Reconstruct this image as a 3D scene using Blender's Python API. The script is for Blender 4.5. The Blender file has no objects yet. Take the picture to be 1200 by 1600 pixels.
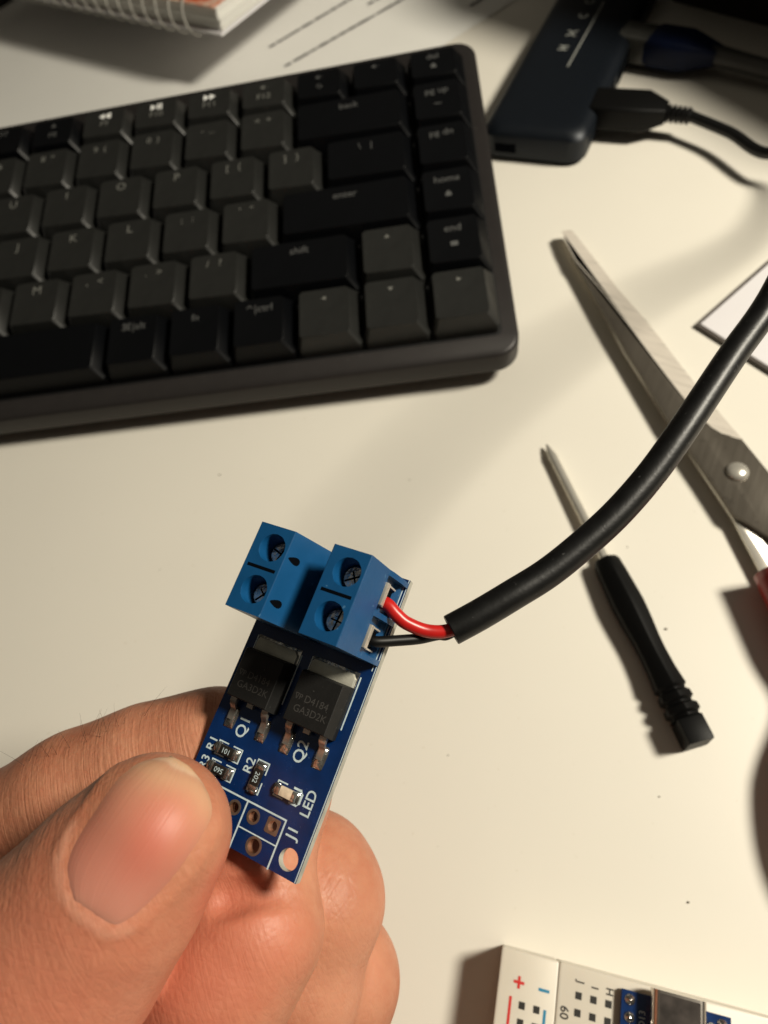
import bpy, math, random
import numpy as np
from mathutils import Vector, Matrix
random.seed(7)
S = bpy.context.scene
# ------------------------------------------------------------------ camera
CAM = np.array([-0.013750533, -0.232220227, 0.151476347])
CR = np.array([[0.9876040366, -0.0285241312, -0.1543523268],      # rows: right, down, forward
               [-0.1037144588, -0.8566958467, -0.5052875787],
               [-0.1178201081, 0.5150326205, -0.8490346412]])
FPX = 1050.0
cd = bpy.data.cameras.new('camera'); cam = bpy.data.objects.new('camera', cd); S.collection.objects.link(cam)
Mc = Matrix.Identity(4)
for i in range(3):
    Mc[i][0] = CR[0][i]; Mc[i][1] = -CR[1][i]; Mc[i][2] = -CR[2][i]; Mc[i][3] = CAM[i]
cam.matrix_world = Mc
cd.sensor_fit = 'VERTICAL'; cd.sensor_height = 36.0; cd.sensor_width = 27.0; cd.lens = 36.0 * FPX / 1600
cd.clip_start = 0.005; cd.clip_end = 20
cd.dof.use_dof = True; cd.dof.focus_distance = 0.078; cd.dof.aperture_fstop = 31
S.camera = cam
# ------------------------------------------------------------------ world, lamp, exposure
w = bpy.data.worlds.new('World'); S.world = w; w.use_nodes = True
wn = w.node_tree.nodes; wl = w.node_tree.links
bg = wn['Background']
wtc = wn.new('ShaderNodeTexCoord'); wnz = wn.new('ShaderNodeTexNoise'); wnz.inputs['Scale'].default_value = 1.6; wnz.inputs['Detail'].default_value = 1
wr = wn.new('ShaderNodeValToRGB')
wr.color_ramp.elements[0].position = .40; wr.color_ramp.elements[0].color = (.020, .017, .013, 1)
wr.color_ramp.elements[1].position = .66; wr.color_ramp.elements[1].color = (.085, .075, .06, 1)
wl.new(wtc.outputs['Generated'], wnz.inputs['Vector']); wl.new(wnz.outputs['Fac'], wr.inputs['Fac']); wl.new(wr.outputs['Color'], bg.inputs['Color'])
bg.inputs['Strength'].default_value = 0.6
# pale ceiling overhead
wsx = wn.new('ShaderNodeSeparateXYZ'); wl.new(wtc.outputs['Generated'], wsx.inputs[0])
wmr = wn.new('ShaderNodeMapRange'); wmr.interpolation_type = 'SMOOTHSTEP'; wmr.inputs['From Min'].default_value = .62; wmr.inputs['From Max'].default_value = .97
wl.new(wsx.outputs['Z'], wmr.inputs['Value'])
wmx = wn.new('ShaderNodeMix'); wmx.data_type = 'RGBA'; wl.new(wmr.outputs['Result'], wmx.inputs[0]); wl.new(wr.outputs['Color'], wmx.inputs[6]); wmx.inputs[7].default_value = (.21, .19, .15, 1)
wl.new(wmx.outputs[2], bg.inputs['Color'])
LAMP = Vector((0.40, -0.15, 0.47))
ld = bpy.data.lights.new('desk_lamp_light', 'AREA'); ld.shape = 'DISK'; ld.size = 0.120; ld.energy = 5.2; ld.color = (1, .925, .77)
lo = bpy.data.objects.new('desk_lamp_light', ld); S.collection.objects.link(lo); lo.location = LAMP
lo.rotation_euler = (Vector((-0.03, -0.13, 0)) - LAMP).to_track_quat('-Z', 'Y').to_euler()
S.view_settings.view_transform = 'Standard'; S.view_settings.look = 'None'; S.view_settings.exposure = 0; S.view_settings.gamma = 1
S.view_settings.use_curve_mapping = False
S.render.engine = 'CYCLES'

# ------------------------------------------------------------------ helpers
def at(u, v, z=0.0):
    """point of the photograph (1200x1600) on the horizontal plane of height z"""
    r = CR.T @ np.array([(u - 600) / FPX, (v - 800) / FPX, 1.0]); s = (z - CAM[2]) / r[2]
    return CAM + r * s
def dep(u, v, d):
    r = CR.T @ np.array([(u - 600) / FPX, (v - 800) / FPX, 1.0]); return CAM + r * d
def inp(n, k, v):
    if k in n.inputs: n.inputs[k].default_value = v
def mat(name, col, rough=.5, metal=0., noise=0., nscale=200., bump=0., bscale=800., coat=0., spec=None, sss=0., sssr=None, rvar=0., trans=0., stretch=None, dist=.0002):
    m = bpy.data.materials.new(name); m.use_nodes = True
    n = m.node_tree.nodes; l = m.node_tree.links; p = n['Principled BSDF']
    p.inputs['Base Color'].default_value = (*col, 1); p.inputs['Roughness'].default_value = rough; p.inputs['Metallic'].default_value = metal
    inp(p, 'Coat Weight', coat); inp(p, 'Coat Roughness', .15)
    if spec is not None: inp(p, 'Specular IOR Level', spec)
    if trans: inp(p, 'Transmission Weight', trans)
    if sss:
        inp(p, 'Subsurface Weight', sss); inp(p, 'Subsurface Scale', 1.0); p.inputs['Subsurface Radius'].default_value = sssr
    tc = n.new('ShaderNodeTexCoord'); vec = tc.outputs['Object']
    if stretch:
        mp = n.new('ShaderNodeMapping'); mp.inputs['Rotation'].default_value = stretch[0]; l.new(vec, mp.inputs['Vector'])
        mp2 = n.new('ShaderNodeMapping'); mp2.inputs['Scale'].default_value = stretch[1]
        l.new(mp.outputs['Vector'], mp2.inputs['Vector']); vec = mp2.outputs['Vector']
    if noise or rvar:
        nz = n.new('ShaderNodeTexNoise'); nz.inputs['Scale'].default_value = nscale; nz.inputs['Detail'].default_value = 5; l.new(vec, nz.inputs['Vector'])
        if noise:
            r = n.new('ShaderNodeValToRGB'); r.color_ramp.elements[0].position = .3; r.color_ramp.elements[1].position = .7
            r.color_ramp.elements[0].color = (*[c * (1 - noise) for c in col], 1); r.color_ramp.elements[1].color = (*[min(1, c * (1 + noise)) for c in col], 1)
            l.new(nz.outputs['Fac'], r.inputs['Fac']); l.new(r.outputs['Color'], p.inputs['Base Color'])
        if rvar:
            mr = n.new('ShaderNodeMapRange'); mr.inputs['To Min'].default_value = max(0, rough - rvar); mr.inputs['To Max'].default_value = min(1, rough + rvar)
            l.new(nz.outputs['Fac'], mr.inputs['Value']); l.new(mr.outputs['Result'], p.inputs['Roughness'])
    if bump:
        nb = n.new('ShaderNodeTexNoise'); nb.inputs['Scale'].default_value = bscale; nb.inputs['Detail'].default_value = 4; l.new(vec, nb.inputs['Vector'])
        b = n.new('ShaderNodeBump'); b.inputs['Strength'].default_value = bump; b.inputs['Distance'].default_value = dist
        l.new(nb.outputs['Fac'], b.inputs['Height']); l.new(b.outputs['Normal'], p.inputs['Normal'])
    return m
M = {}
def mm(name, *a, **k): M[name] = mat(name, *a, **k)

class MB:
    """collects shapes in one mesh"""
    def __init__(s): s.v = []; s.f = []; s.m = []; s.mi = 0
    def add(s, vs, fs):
        b = len(s.v); s.v += [tuple(map(float, x)) for x in vs]; s.f += [tuple(b + i for i in f) for f in fs]; s.m += [s.mi] * len(fs)
    def box(s, x0, x1, y0, y1, z0, z1, T=None, ch=0):
        if ch > 0:
            return s.prism([(x0 + ch, y0), (x1 - ch, y0), (x1, y0 + ch), (x1, y1 - ch), (x1 - ch, y1), (x0 + ch, y1), (x0, y1 - ch), (x0, y0 + ch)], z0, z1, T, ch)
        return s.prism([(x0, y0), (x1, y0), (x1, y1), (x0, y1)], z0, z1, T)
    def prism(s, poly, z0, z1, T=None, ch=0, chb=0):
        """extrude a CCW outline; ch bevels the top rim, chb the bottom rim"""
        P = [np.array(p, float) for p in poly]; n = len(P)
        def off(d):
            out = []
            for i in range(n):
                a, b, c = P[i - 1], P[i], P[(i + 1) % n]
                e1 = (b - a) / (np.linalg.norm(b - a) + 1e-12); e2 = (c - b) / (np.linalg.norm(c - b) + 1e-12)
                n1 = np.array([-e1[1], e1[0]]); n2 = np.array([-e2[1], e2[0]]); q = n1 + n2; q /= max(1e-9, np.linalg.norm(q))
                out.append(b + q * d / max(.45, q @ n1))
            return out
        rings = []
        if chb: rings.append([(*q, z0) for q in off(chb)]); rings.append([(*q, z0 + chb) for q in P])
        else: rings.append([(*q, z0) for q in P])
        if ch: rings.append([(*q, z1 - ch) for q in P]); rings.append([(*q, z1 - ch * .3) for q in off(ch * .3)]); rings.append([(*q, z1) for q in off(ch)])
        else: rings.append([(*q, z1) for q in P])
        s.rings(rings, T)
    def rings(s, rings, T=None, cap=True, closed=True):
        n = len(rings[0]); vs = [p for r in rings for p in r]
        if T is not None: vs = [tuple(T @ Vector(p)) for p in vs]
        fs = []
        for k in range(len(rings) - 1):
            for i in range(n if closed else n - 1):
                j = (i + 1) % n; fs.append((k * n + i, k * n + j, (k + 1) * n + j, (k + 1) * n + i))
        if cap: fs.append(tuple(reversed(range(n)))); fs.append(tuple(range((len(rings) - 1) * n, len(rings) * n)))
        s.add(vs, fs)
    def lathe(s, prof, T=None, n=24):
        """prof: list of (radius, z)"""
        s.rings([[(r * math.cos(2 * math.pi * i / n), r * math.sin(2 * math.pi * i / n), z) for i in range(n)] for r, z in prof], T)
    def tube(s, pts, rad, n=12, T=None, cap=True):
        pts = [Vector(p) for p in pts]; m = len(pts)
        rad = rad if hasattr(rad, '__len__') else [rad] * m
        up = None; R = []
        for i in range(m):
            t = (pts[min(i + 1, m - 1)] - pts[max(i - 1, 0)]).normalized()
            if up is None: up = t.orthogonal().normalized()
            up = (up - t * up.dot(t)).normalized(); sd = t.cross(up)
            R.append([tuple(pts[i] + (up * math.cos(2 * math.pi * k / n) + sd * math.sin(2 * math.pi * k / n)) * rad[i]) for k in range(n)])
        s.rings(R, T, cap)
    def build(s, name, m, parent=None, smooth=False, col=None, auto=None):
        me = bpy.data.meshes.new(name); me.from_pydata(s.v, [], s.f)
        for x in (m if isinstance(m, (list, tuple)) else [m]): me.materials.append(x)
        if any(s.m): me.polygons.foreach_set('material_index', s.m)
        me.update()
        import bmesh
        bm = bmesh.new(); bm.from_mesh(me); bmesh.ops.recalc_face_normals(bm, faces=bm.faces); bm.to_mesh(me); bm.free()
        if smooth or auto: me.polygons.foreach_set('use_smooth', [True] * len(me.polygons))
        if auto: me.set_sharp_from_angle(angle=math.radians(auto))
        o = bpy.data.objects.new(name, me); S.collection.objects.link(o)
        if parent is not None: o.parent = parent
        return o
def tag(o, label=None, cat=None, group=None, kind=None):
    if label: o['label'] = label
    if cat: o['category'] = cat
    if group: o['group'] = group
    if kind: o['kind'] = kind
    return o
def empty(name, T=None, loc=None):
    o = bpy.data.objects.new(name, None); S.collection.objects.link(o); o.empty_display_size = .01
    if T is not None: o.matrix_world = T
    if loc is not None: o.location = loc
    return o
def spline(P, n=12):
    P = [np.array(p, float) for p in P]; P = [2 * P[0] - P[1]] + P + [2 * P[-1] - P[-2]]; out = []
    for i in range(1, len(P) - 2):
        for k in range(n):
            t = k / n; a, b, c, d = P[i - 1:i + 3]
            out.append(.5 * ((2 * b) + (-a + c) * t + (2 * a - 5 * b + 4 * c - d) * t * t + (-a + 3 * b - 3 * c + d) * t ** 3))
    out.append(P[-2]); return out
def rrect(x0, x1, y0, y1, r, n=5):
    rr = r if hasattr(r, '__len__') else [r] * 4; out = []     # corner order: x1y0, x1y1, x0y1, x0y0
    for (cx, cy, sx, sy, a0), q in zip([(x1, y0, -1, 1, -90), (x1, y1, -1, -1, 0), (x0, y1, 1, -1, 90), (x0, y0, 1, 1, 180)], rr):
        for k in range(n + 1):
            a = math.radians(a0 + 90 * k / n); out.append((cx + sx * q + q * math.cos(a), cy + sy * q + q * math.sin(a)))
    return out
def arc(cx, cy, r, n=20): return [(cx + r * math.cos(2 * math.pi * k / n), cy + r * math.sin(2 * math.pi * k / n)) for k in range(n)]
def text_mesh(txt, size, T, name, m, parent, align='CENTER', ext=0.0, thick=0.0):
    c = bpy.data.curves.new(name, 'FONT'); c.body = txt; c.size = size; c.align_x = align; c.align_y = 'CENTER'; c.extrude = ext; c.offset = thick; c.resolution_u = 3
    t = bpy.data.objects.new('tmp', c); S.collection.objects.link(t)
    me = bpy.data.meshes.new_from_object(t); bpy.data.objects.remove(t); me.name = name
    me.transform(T); me.materials.clear(); me.materials.append(m)
    if parent is None: return me
    o = bpy.data.objects.new(name, me); S.collection.objects.link(o); o.parent = parent; return o
def TR(x, y, z, rot=0.): return Matrix.Translation((x, y, z)) @ Matrix.Rotation(rot, 4, 'Z')
def join(mb, me):
    mb.add([v.co for v in me.vertices], [tuple(p.vertices) for p in me.polygons])

# ------------------------------------------------------------------ materials
mm('desk', (.77, .735, .655), .42, noise=.025, nscale=12, bump=.03, bscale=900, rvar=.06)
mm('paper', (.80, .79, .75), .7, noise=.015, nscale=30, bump=.1, bscale=40, dist=.001)
mm('ink', (.05, .042, .05), .8)
mm('case', (.024, .0212, .0205), .40, metal=.25, spec=.35, noise=.06, nscale=300, bump=.05, bscale=3000)
mm('case_rim', (.16, .14, .125), .30, metal=.6)
mm('key_grey', (.0165, .0168, .0158), .38, spec=.34, noise=.08, nscale=300, bump=.08, bscale=4000, dist=.00005)
mm('key_dark', (.0016, .0019, .0026), .42, spec=.20, noise=.08, nscale=300, bump=.08, bscale=4000, dist=.00005)
mm('plate', (.004, .004, .0045), .6)
mm('legend', (.17, .17, .155), .6)
mm('legend_dim', (.085, .086, .085), .6)
mm('legend_glint', (.95, .95, .92), .4)  # media icons: glint painted into the colour as plain white
mm('pcb', (.0012, .021, .100), .26, noise=.18, nscale=500, spec=.5, rvar=.05, bump=.05, bscale=700)
mm('pcb_edge', (.36, .355, .31), .6, noise=.2, nscale=900)
mm('silk', (.56, .68, .72), .55, noise=.12, nscale=2500)
mm('pad', (.26, .19, .145), .38, metal=.7, noise=.2, nscale=1200)
mm('copper', (.30, .14, .08), .38, metal=.6, noise=.25, nscale=900, rvar=.1)
mm('solder', (.58, .56, .53), .17, metal=.95, noise=.2, nscale=800, bump=.5, bscale=1200, rvar=.1, dist=.0003)
mm('lead_metal', (.46, .43, .39), .30, metal=.8, noise=.2, nscale=700, bump=.2, bscale=1500)
mm('tab_metal', (.60, .585, .50), .48, metal=.55, noise=.12, nscale=500, bump=.15, bscale=2500)
mm('epoxy', (.0095, .0092, .0088), .52, spec=.35, noise=.15, nscale=900, bump=.25, bscale=5000, dist=.00006)
mm('epoxy_mark', (.045, .043, .040), .55)
mm('term_blue', (.0035, .066, .185), .38, noise=.07, nscale=350, bump=.10, bscale=1300, rvar=.06, sss=.0)
mm('hole_shade', (.0012, .0018, .003), .9, spec=.05)  # near-black that carries the shade inside recesses as colour
mm('screw', (.50, .50, .50), .22, metal=.9, noise=.45, nscale=1100, bump=.9, bscale=1000, dist=.0003)
mm('clamp', (.66, .62, .54), .3, metal=.6, noise=.1, nscale=600)
mm('resistor', (.018, .015, .013), .3)
mm('led_body', (.72, .60, .45), .3, noise=.2, nscale=1500)
mm('jacket', (.0045, .0045, .0045), .40, noise=.3, nscale=500, bump=.12, bscale=1500, spec=.36, rvar=.04)
mm('jacket_matte', (.004, .004, .004), .5, spec=.3)
mm('red_pvc', (.48, .012, .010), .33, noise=.08, nscale=700, bump=.05, bscale=1500)
mm('black_pvc', (.003, .003, .003), .45, spec=.25)
mm('hub_metal', (.006, .009, .014), .44, metal=.4, noise=.06, nscale=400, bump=.08, bscale=3500)
mm('hub_mark', (.30, .31, .29), .5)
mm('black_plastic', (.003, .003, .003), .48, spec=.16, bump=.1, bscale=3000)
mm('steel', (.125, .11, .09), .34, metal=.5, noise=.07, nscale=60, bump=.12, bscale=200, rvar=.1, stretch=((0, 0, math.radians(-62)), (1, 14, 1)))
mm('steel_ground', (.72, .66, .58), .30, metal=.25, noise=.07, nscale=110, bump=.08, bscale=260, rvar=.12, stretch=((0, 0, math.radians(25)), (1, 9, 1)))
mm('steel_shine', (.68, .65, .58), .24, metal=.6, noise=.08, nscale=200)
mm('red_handle', (.30, .012, .008), .4)
mm('card', (.74, .72, .74), .45, noise=.02, nscale=40)
mm('card_shadow', (.10, .085, .075), .6)
mm('bb', (.68, .63, .54), .38, noise=.02, nscale=200, sss=.25, sssr=(.002, .0018, .0014))
mm('bb_red', (.62, .03, .025), .5); mm('bb_blue', (.02, .24, .42), .5); mm('bb_black', (.02, .018, .015), .6)
mm('usb_metal', (.60, .55, .50), .24, metal=1., noise=.12, nscale=300, bump=.1, bscale=300)
mm('usb_black', (.06, .05, .045), .35, metal=.5, noise=.4, nscale=500)
mm('eth_blue', (.002, .006, .026), .5, spec=.2, noise=.2, nscale=200); mm('eth_clear', (.06, .06, .055), .25, noise=.2, nscale=200)
mm('eth_grey', (.05, .048, .045), .5)
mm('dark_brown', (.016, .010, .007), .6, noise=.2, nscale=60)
mm('red_led', (.30, .01, .008), .5)
mm('speck', (.10, .08, .05), .9)

def add_dust(m, col, scale=2600, lo_=.70, amt=.8):
    n = m.node_tree.nodes; l = m.node_tree.links; p = n['Principled BSDF']; src = p.inputs['Base Color'].links[0].from_socket
    tc = n.new('ShaderNodeTexCoord'); nz = n.new('ShaderNodeTexNoise'); nz.inputs['Scale'].default_value = scale; nz.inputs['Detail'].default_value = 2; l.new(tc.outputs['Object'], nz.inputs['Vector'])
    mr = n.new('ShaderNodeMapRange'); mr.inputs['From Min'].default_value = lo_; mr.inputs['From Max'].default_value = lo_ + .04; mr.inputs['To Max'].default_value = amt; l.new(nz.outputs['Fac'], mr.inputs['Value'])
    mx = n.new('ShaderNodeMix'); mx.data_type = 'RGBA'; l.new(mr.outputs['Result'], mx.inputs[0]); l.new(src, mx.inputs[6]); mx.inputs[7].default_value = (*col, 1); l.new(mx.outputs[2], p.inputs['Base Color'])
add_dust(M['pcb'], (.12, .2, .3), 2600, .72, .5); add_dust(M['term_blue'], (.10, .25, .42), 1400, .71, .45); add_dust(M['epoxy'], (.08, .08, .075), 2500, .71, .5); add_dust(M['jacket'], (.06, .06, .06), 1600, .70, .6)
add_dust(M['steel'], (.07, .06, .05), 500, .66, .5); add_dust(M['key_grey'], (.06, .06, .055), 900, .72, .5); add_dust(M['case'], (.08, .075, .07), 900, .71, .5)
# ------------------------------------------------------------------ desk
mb = MB(); mb.prism([(-.9, -.7), (.7, -.7), (.7, .8), (-.9, .8)], -.025, 0)
tag(mb.build('desk', M['desk']), kind='structure')
add_dust(M['desk'], (.55, .50, .40), 700, .725, .35)
mb = MB()
for (u, v, r) in [(1040, 983, .00042), (343, 742, .00035), (980, 855, .0002), (1030, 1245, .00025), (640, 750, .0002), (700, 1180, .0002), (250, 560 + 330, .0002), (1075, 1410, .0003)]:
    p = at(u, v); mb.lathe([(r, 0.00002), (r * .8, r * .5), (r * .2, r * .8)], TR(p[0], p[1], 0) @ Matrix.Diagonal((1, random.uniform(.5, .9), 1, 1)), 7)
tag(mb.build('dust', M['speck']), 'tiny dark crumbs scattered over the white desk', 'dust', kind='stuff')

# ------------------------------------------------------------------ keyboard (local frame: x along rows, y away, z up; key-top slope centre = z 0)
th = math.radians(9)
KB = Matrix.Translation((0, -0.00140353, 0.03483353)) @ Matrix.Rotation(th, 4, 'X')
kbd = empty('keyboard', KB); tag(kbd, 'slim black keyboard with dark grey letter keys lying behind the held circuit board', 'keyboard')
U = .019
CZ = -.0055
x0, x1, y0, y1 = -16 * U - .0022 - .003, .0062, -.1035, .0252
mb = MB()
out = rrect(x0, x1, y0, y1, .007, 7)
ins = lambda d: rrect(x0 + d, x1 - d, y0 + d, y1 - d, .007 - d * .5, 7)
mb.rings([[(*p, CZ - .0084) for p in ins(.0012)], [(*p, CZ - .0074) for p in out], [(*p, CZ - .0009) for p in out], [(*p, CZ - .00035) for p in ins(.0003)], [(*p, CZ) for p in ins(.0009)]])
mb.build('case', M['case'], kbd, auto=32)
mb = MB(); inner = rrect(-16 * U + .0004, .0018, -6 * U + .0172, .0163, .0015, 3)
mb.prism(inner, CZ + .00002, CZ + .0002); mb.build('key_plate', M['plate'], kbd)
for fx in (-.03, -.27):                                        # rear feet that hold the keyboard at its slope
    mb = MB()
    p = KB.inverted() @ Vector((fx, .022, 0))
    mb.box(fx - .012, fx + .012, p.y - .006, p.y + .002, p.z + .0005, CZ - .009)
    mb.build('foot', M['plate'], kbd)

def keycap(xr, row, wd, grey):
    """xr = right edge in units from the left, row from the back, wd in units"""
    X = (xr - 16) * U; Y = -row * U
    bx1 = X + .0011; bx0 = X - wd * U + .0019; by0 = Y - .0010; by1 = Y + (U if row else .0152) - .0018
    bx1 += .0001; by0 -= .0001
    tx1 = bx1 - .0026; tx0 = bx0 + .0013; ty0 = by0 + .0018; ty1 = by1 - .0008
    cx, cy = (tx0 + tx1) / 2, (ty0 + ty1) / 2
    R = []
    for k, (z, t, r) in enumerate([(-.0052, 0, .0008), (-.0022, 0, .0008), (.0012, .95, .0008), (.00148, .985, .0008), (.0016, 1.03, .0008)]):
        q = rrect(bx0 + (tx0 - bx0) * t, bx1 + (tx1 - bx1) * t, by0 + (ty0 - by0) * t, by1 + (ty1 - by1) * t, r, 1)
        R.append([(a - cx, b - cy, z) for a, b in q])
    n = len(R[0]); fs = []
    vs = [p for r in R for p in r]
    for k in range(len(R) - 1):
        for i in range(n):
            j = (i + 1) % n; fs.append((k * n + i, k * n + j, (k + 1) * n + j, (k + 1) * n + i))
    # dished top: inner ring a little lower, then centre
    b = len(vs); last = R[-1]
    for (x, y, z) in last: vs.append((x * .55, y * .55, .00135))
    for i in range(n):
        j = (i + 1) % n; fs.append((b - n + i, b - n + j, b + j, b + i))
    vs.append((0, 0, .0013)); c = len(vs) - 1
    for i in range(n): fs.append((b + i, b + (i + 1) % n, c))
    mb = MB(); mb.add(vs, fs)
    o = mb.build('key', M['key_grey'] if grey else M['key_dark'], kbd, auto=38)
    o.location = (cx, cy, 0)
    return o, (tx1 - tx0), (ty1 - ty0)
ICON = {}
def icon(kind, x, y, s):
    mb = MB(); z0, z1 = 0, .00004
    T = lambda pts: [(x + a * s, y + b * s) for a, b in pts]
    if kind == 'prev': mb.prism(T([(-1, 0), (-.1, -.6), (-.1, .6)]), z0, z1); mb.prism(T([(0, 0), (.8, -.6), (.8, .6)]), z0, z1); mb.prism(T([(.85, -.6), (1.05, -.6), (1.05, .6), (.85, .6)]), z0, z1)
    if kind == 'play': mb.prism(T([(-1, -.6), (-.1, 0), (-1, .6)]), z0, z1); mb.prism(T([(.1, -.6), (.4, -.6), (.4, .6), (.1, .6)]), z0, z1); mb.prism(T([(.6, -.6), (.9, -.6), (.9, .6), (.6, .6)]), z0, z1)
    if kind == 'next': mb.prism(T([(-1, -.6), (-.1, 0), (-1, .6)]), z0, z1); mb.prism(T([(0, -.6), (.95, 0), (0, .6)]), z0, z1)
    if kind == 'spk': mb.prism(T([(-.8, -.25), (-.3, -.3), (.1, -.7), (.1, .7), (-.3, .3), (-.8, .25)]), z0, z1); mb.prism(T([(.5, -.08), (.9, -.08), (.9, .08), (.5, .08)]), z0, z1)
    if kind == 'up': mb.prism(T([(-.6, -.4), (.6, -.4), (0, .5)]), z0, z1)
    if kind == 'down': mb.prism(T([(0, -.5), (.6, .4), (-.6, .4)]), z0, z1)
    if kind == 'left': mb.prism(T([(-.6, 0), (.4, -.5), (.4, .5)]), z0, z1)
    if kind == 'right': mb.prism(T([(-.4, -.5), (.6, 0), (-.4, .5)]), z0, z1)
    if kind == 'lock': mb.prism(T([(-.7, -.8), (.7, -.8), (.7, .1), (-.7, .1)]), z0, z1); mb.prism(T([(-.45, .1), (.45, .1), (.3, .7), (-.3, .7)]), z0, z1)
    if kind == 'rect': mb.prism(T([(-.8, -.6), (.8, -.6), (.8, .6), (-.8, .6)]), z0, z1)
    if kind == 'tri': mb.prism(T([(-.8, -.5), (.8, -.5), (0, .7)]), z0, z1)
    if kind == 'ring': mb.tube([(x + .6 * s * math.cos(a * math.pi / 5), y + .6 * s * math.sin(a * math.pi / 5), 0) for a in range(11)], .00012, 4)
    return mb
DROP = .0005
rows = [
 (0, 1, [(1, 'esc', 0), (1, '', 1), (1, '', 1), (1, '', 1), (1, '', 1), (1, 'F5', 1), (1, 'F6', 1), (1, 'F7', 0), (1, 'tri/F8', 0), (1, 'prev/F9', 1), (1, 'play/F10', 1), (1, 'next/F11', 1), (1, 'spk/F12', 1), (1, 'spk/ring', 0), (1, 'spk', 0), (1, 'del/lock', 0)]),
 (1, 1, [(1, '`', 1), (1, '1', 1), (1, '2', 1), (1, '3', 1), (1, '4', 1), (1, '5', 1), (1, '6 ^', 1), (1, '7 &', 1), (1, '8  *', 1), (1, '9  (', 1), (1, '0  )', 1), (1, '-  _', 1), (1, '=  +', 1), (2, 'back', 0), (1, 'pg up/~', 0)]),
 (2, 1, [(1.5, 'tab', 0)] + [(1, c, 1) for c in 'QWERTYUIOP'] + [(1, '[   {', 1), (1, ']   }', 1), (1.5, '\\   |', 0), (1, 'pg dn', 0)]),
 (3, 1, [(1.75, 'caps', 0)] + [(1, c, 1) for c in 'ASDFGHJKL'] + [(1, ';   :', 1), (1, "'   \"", 1), (2.25, 'enter', 0), (1, 'home/lock', 0)]),
 (4, 1, [(2.25, 'shift', 0)] + [(1, c, 1) for c in 'ZXCVBNM'] + [(1, ',   <', 1), (1, '.   >', 1), (1, '/   ?', 1), (1.75, 'shift', 0), (1, '@up', 1), (1, 'end/rect', 0)]),
 (5, 1, [(1.25, 'ctrl', 0), (1.25, '', 0), (1.25, 'alt', 0), (6.25, '', 0), (1, '\u2318|alt', 0), (1, 'fn', 0), (1, '\u2303|ctrl', 0), (1, '@left', 1), (1, '@down', 1), (1, '@right', 1)])]
for (r, _, ks) in rows:
    acc = 0
    for (wd, lab, g) in ks:
        acc += wd
        # the last rows share the same right edge (16 units)
        ko, kw, kh = keycap(acc, r, wd, g)
        if not lab: continue
        lm = M['legend'] if g else M['legend_dim']
        parts = lab.split('/') if (len(lab) > 3 and '/' in lab and '   ' not in lab) else [lab]
        L = MB(); bright = None
        if lab.startswith('@'):
            L = icon(lab[1:], 0, kh * .30, .0013)
        else:
            for k, t in enumerate(parts):
                yy = kh * (.28 if len(parts) == 1 else (.26 if k == 0 else -.10))
                if t in ('prev', 'play', 'next'): bright = icon(t, 0, kh * .27, .0021); continue
                if t in ('spk', 'lock', 'rect', 'tri', 'ring'):
                    q = icon(t, 0, yy, .0013); L.add(q.v, q.f); continue
                sz = .0042 if len(t) == 1 else (.0034 if len(t) > 2 else .0032)
                if parts[0] in ('prev', 'play', 'next'): yy = -kh * .02
                join(L, text_mesh(t, sz, TR(0, yy, 0), 'legend', lm, None))
        for mbx, mt in ((L, lm), (bright, M['legend_glint'])):
            if mbx is None or not mbx.v: continue
            # lay the print on the dished key top
            mbx.v = [(x, y, z + .00141 + .0002 * max(abs(x) / (kw * .55), abs(y) / (kh * .5), .3)) for x, y, z in mbx.v]
            mbx.build('legend', mt, ko)

# ------------------------------------------------------------------ printed sheet of paper behind the keyboard
a = at(420, 75); b = at(545, 0); dx = (b - a)[:2]; dx /= np.linalg.norm(dx); ang = math.atan2(dx[1], dx[0])
o1 = np.array(a[:2]) - dx * .02 + np.array([dx[1], -dx[0]]) * .030
SH = TR(o1[0], o1[1], 0.0002, ang)
sheet = empty('paper_sheet', SH); tag(sheet, 'white printed paper sheet lying behind the keyboard with lines of small text', 'paper')
mb = MB(); nx, ny = 14, 20; vs = []; fs = []
for j in range(ny + 1):
    for i in range(nx + 1):
        x = -.145 + .33 * i / nx; y = -.045 + .30 * j / ny
        vs.append((x, y, .0001 + .0003 * (math.sin(x * 40 + y * 15) + 1) * .5))
for j in range(ny):
    for i in range(nx): k = j * (nx + 1) + i; fs.append((k, k + 1, k + nx + 2, k + nx + 1))
mb.add(vs, fs); mb.build('page', M['paper'], sheet, smooth=True)
inv = SH.inverted()
def textline(u0, v0, u1, v1, hgt=.0023):
    mb = MB()
    p = inv @ Vector(at(u0, v0, .0005)); q = inv @ Vector(at(u1, v1, .0005)); L = (q - p).length; d = (q - p).normalized(); t = 0
    while t < L:
        wl_ = random.choice([.004, .006, .008, .011, .013])
        e = min(L, t + wl_); s = t
        while s < e:
            lw = random.uniform(.0007, .0012); h = hgt * random.uniform(.55, 1.0)
            c = p + d * s; z = .0006
            n = Vector((-d.y, d.x, 0))
            A = c - n * h * .45; B = A + d * lw * .8
            mb.add([(*A.xy, z), (*B.xy, z), (*(B + n * h).xy, z), (*(A + n * h).xy, z)], [(0, 1, 2, 3)]); s += lw
        t = e + .0012
    mb.build('text_line', M['ink'], sheet)
textline(421, 75, 560, -8); textline(445, 105, 660, -18); textline(575, 8, 640, -30); textline(735, 10, 800, -30)
textline(640, -60, 760, -130); textline(560, -50, 700, -130)

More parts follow.
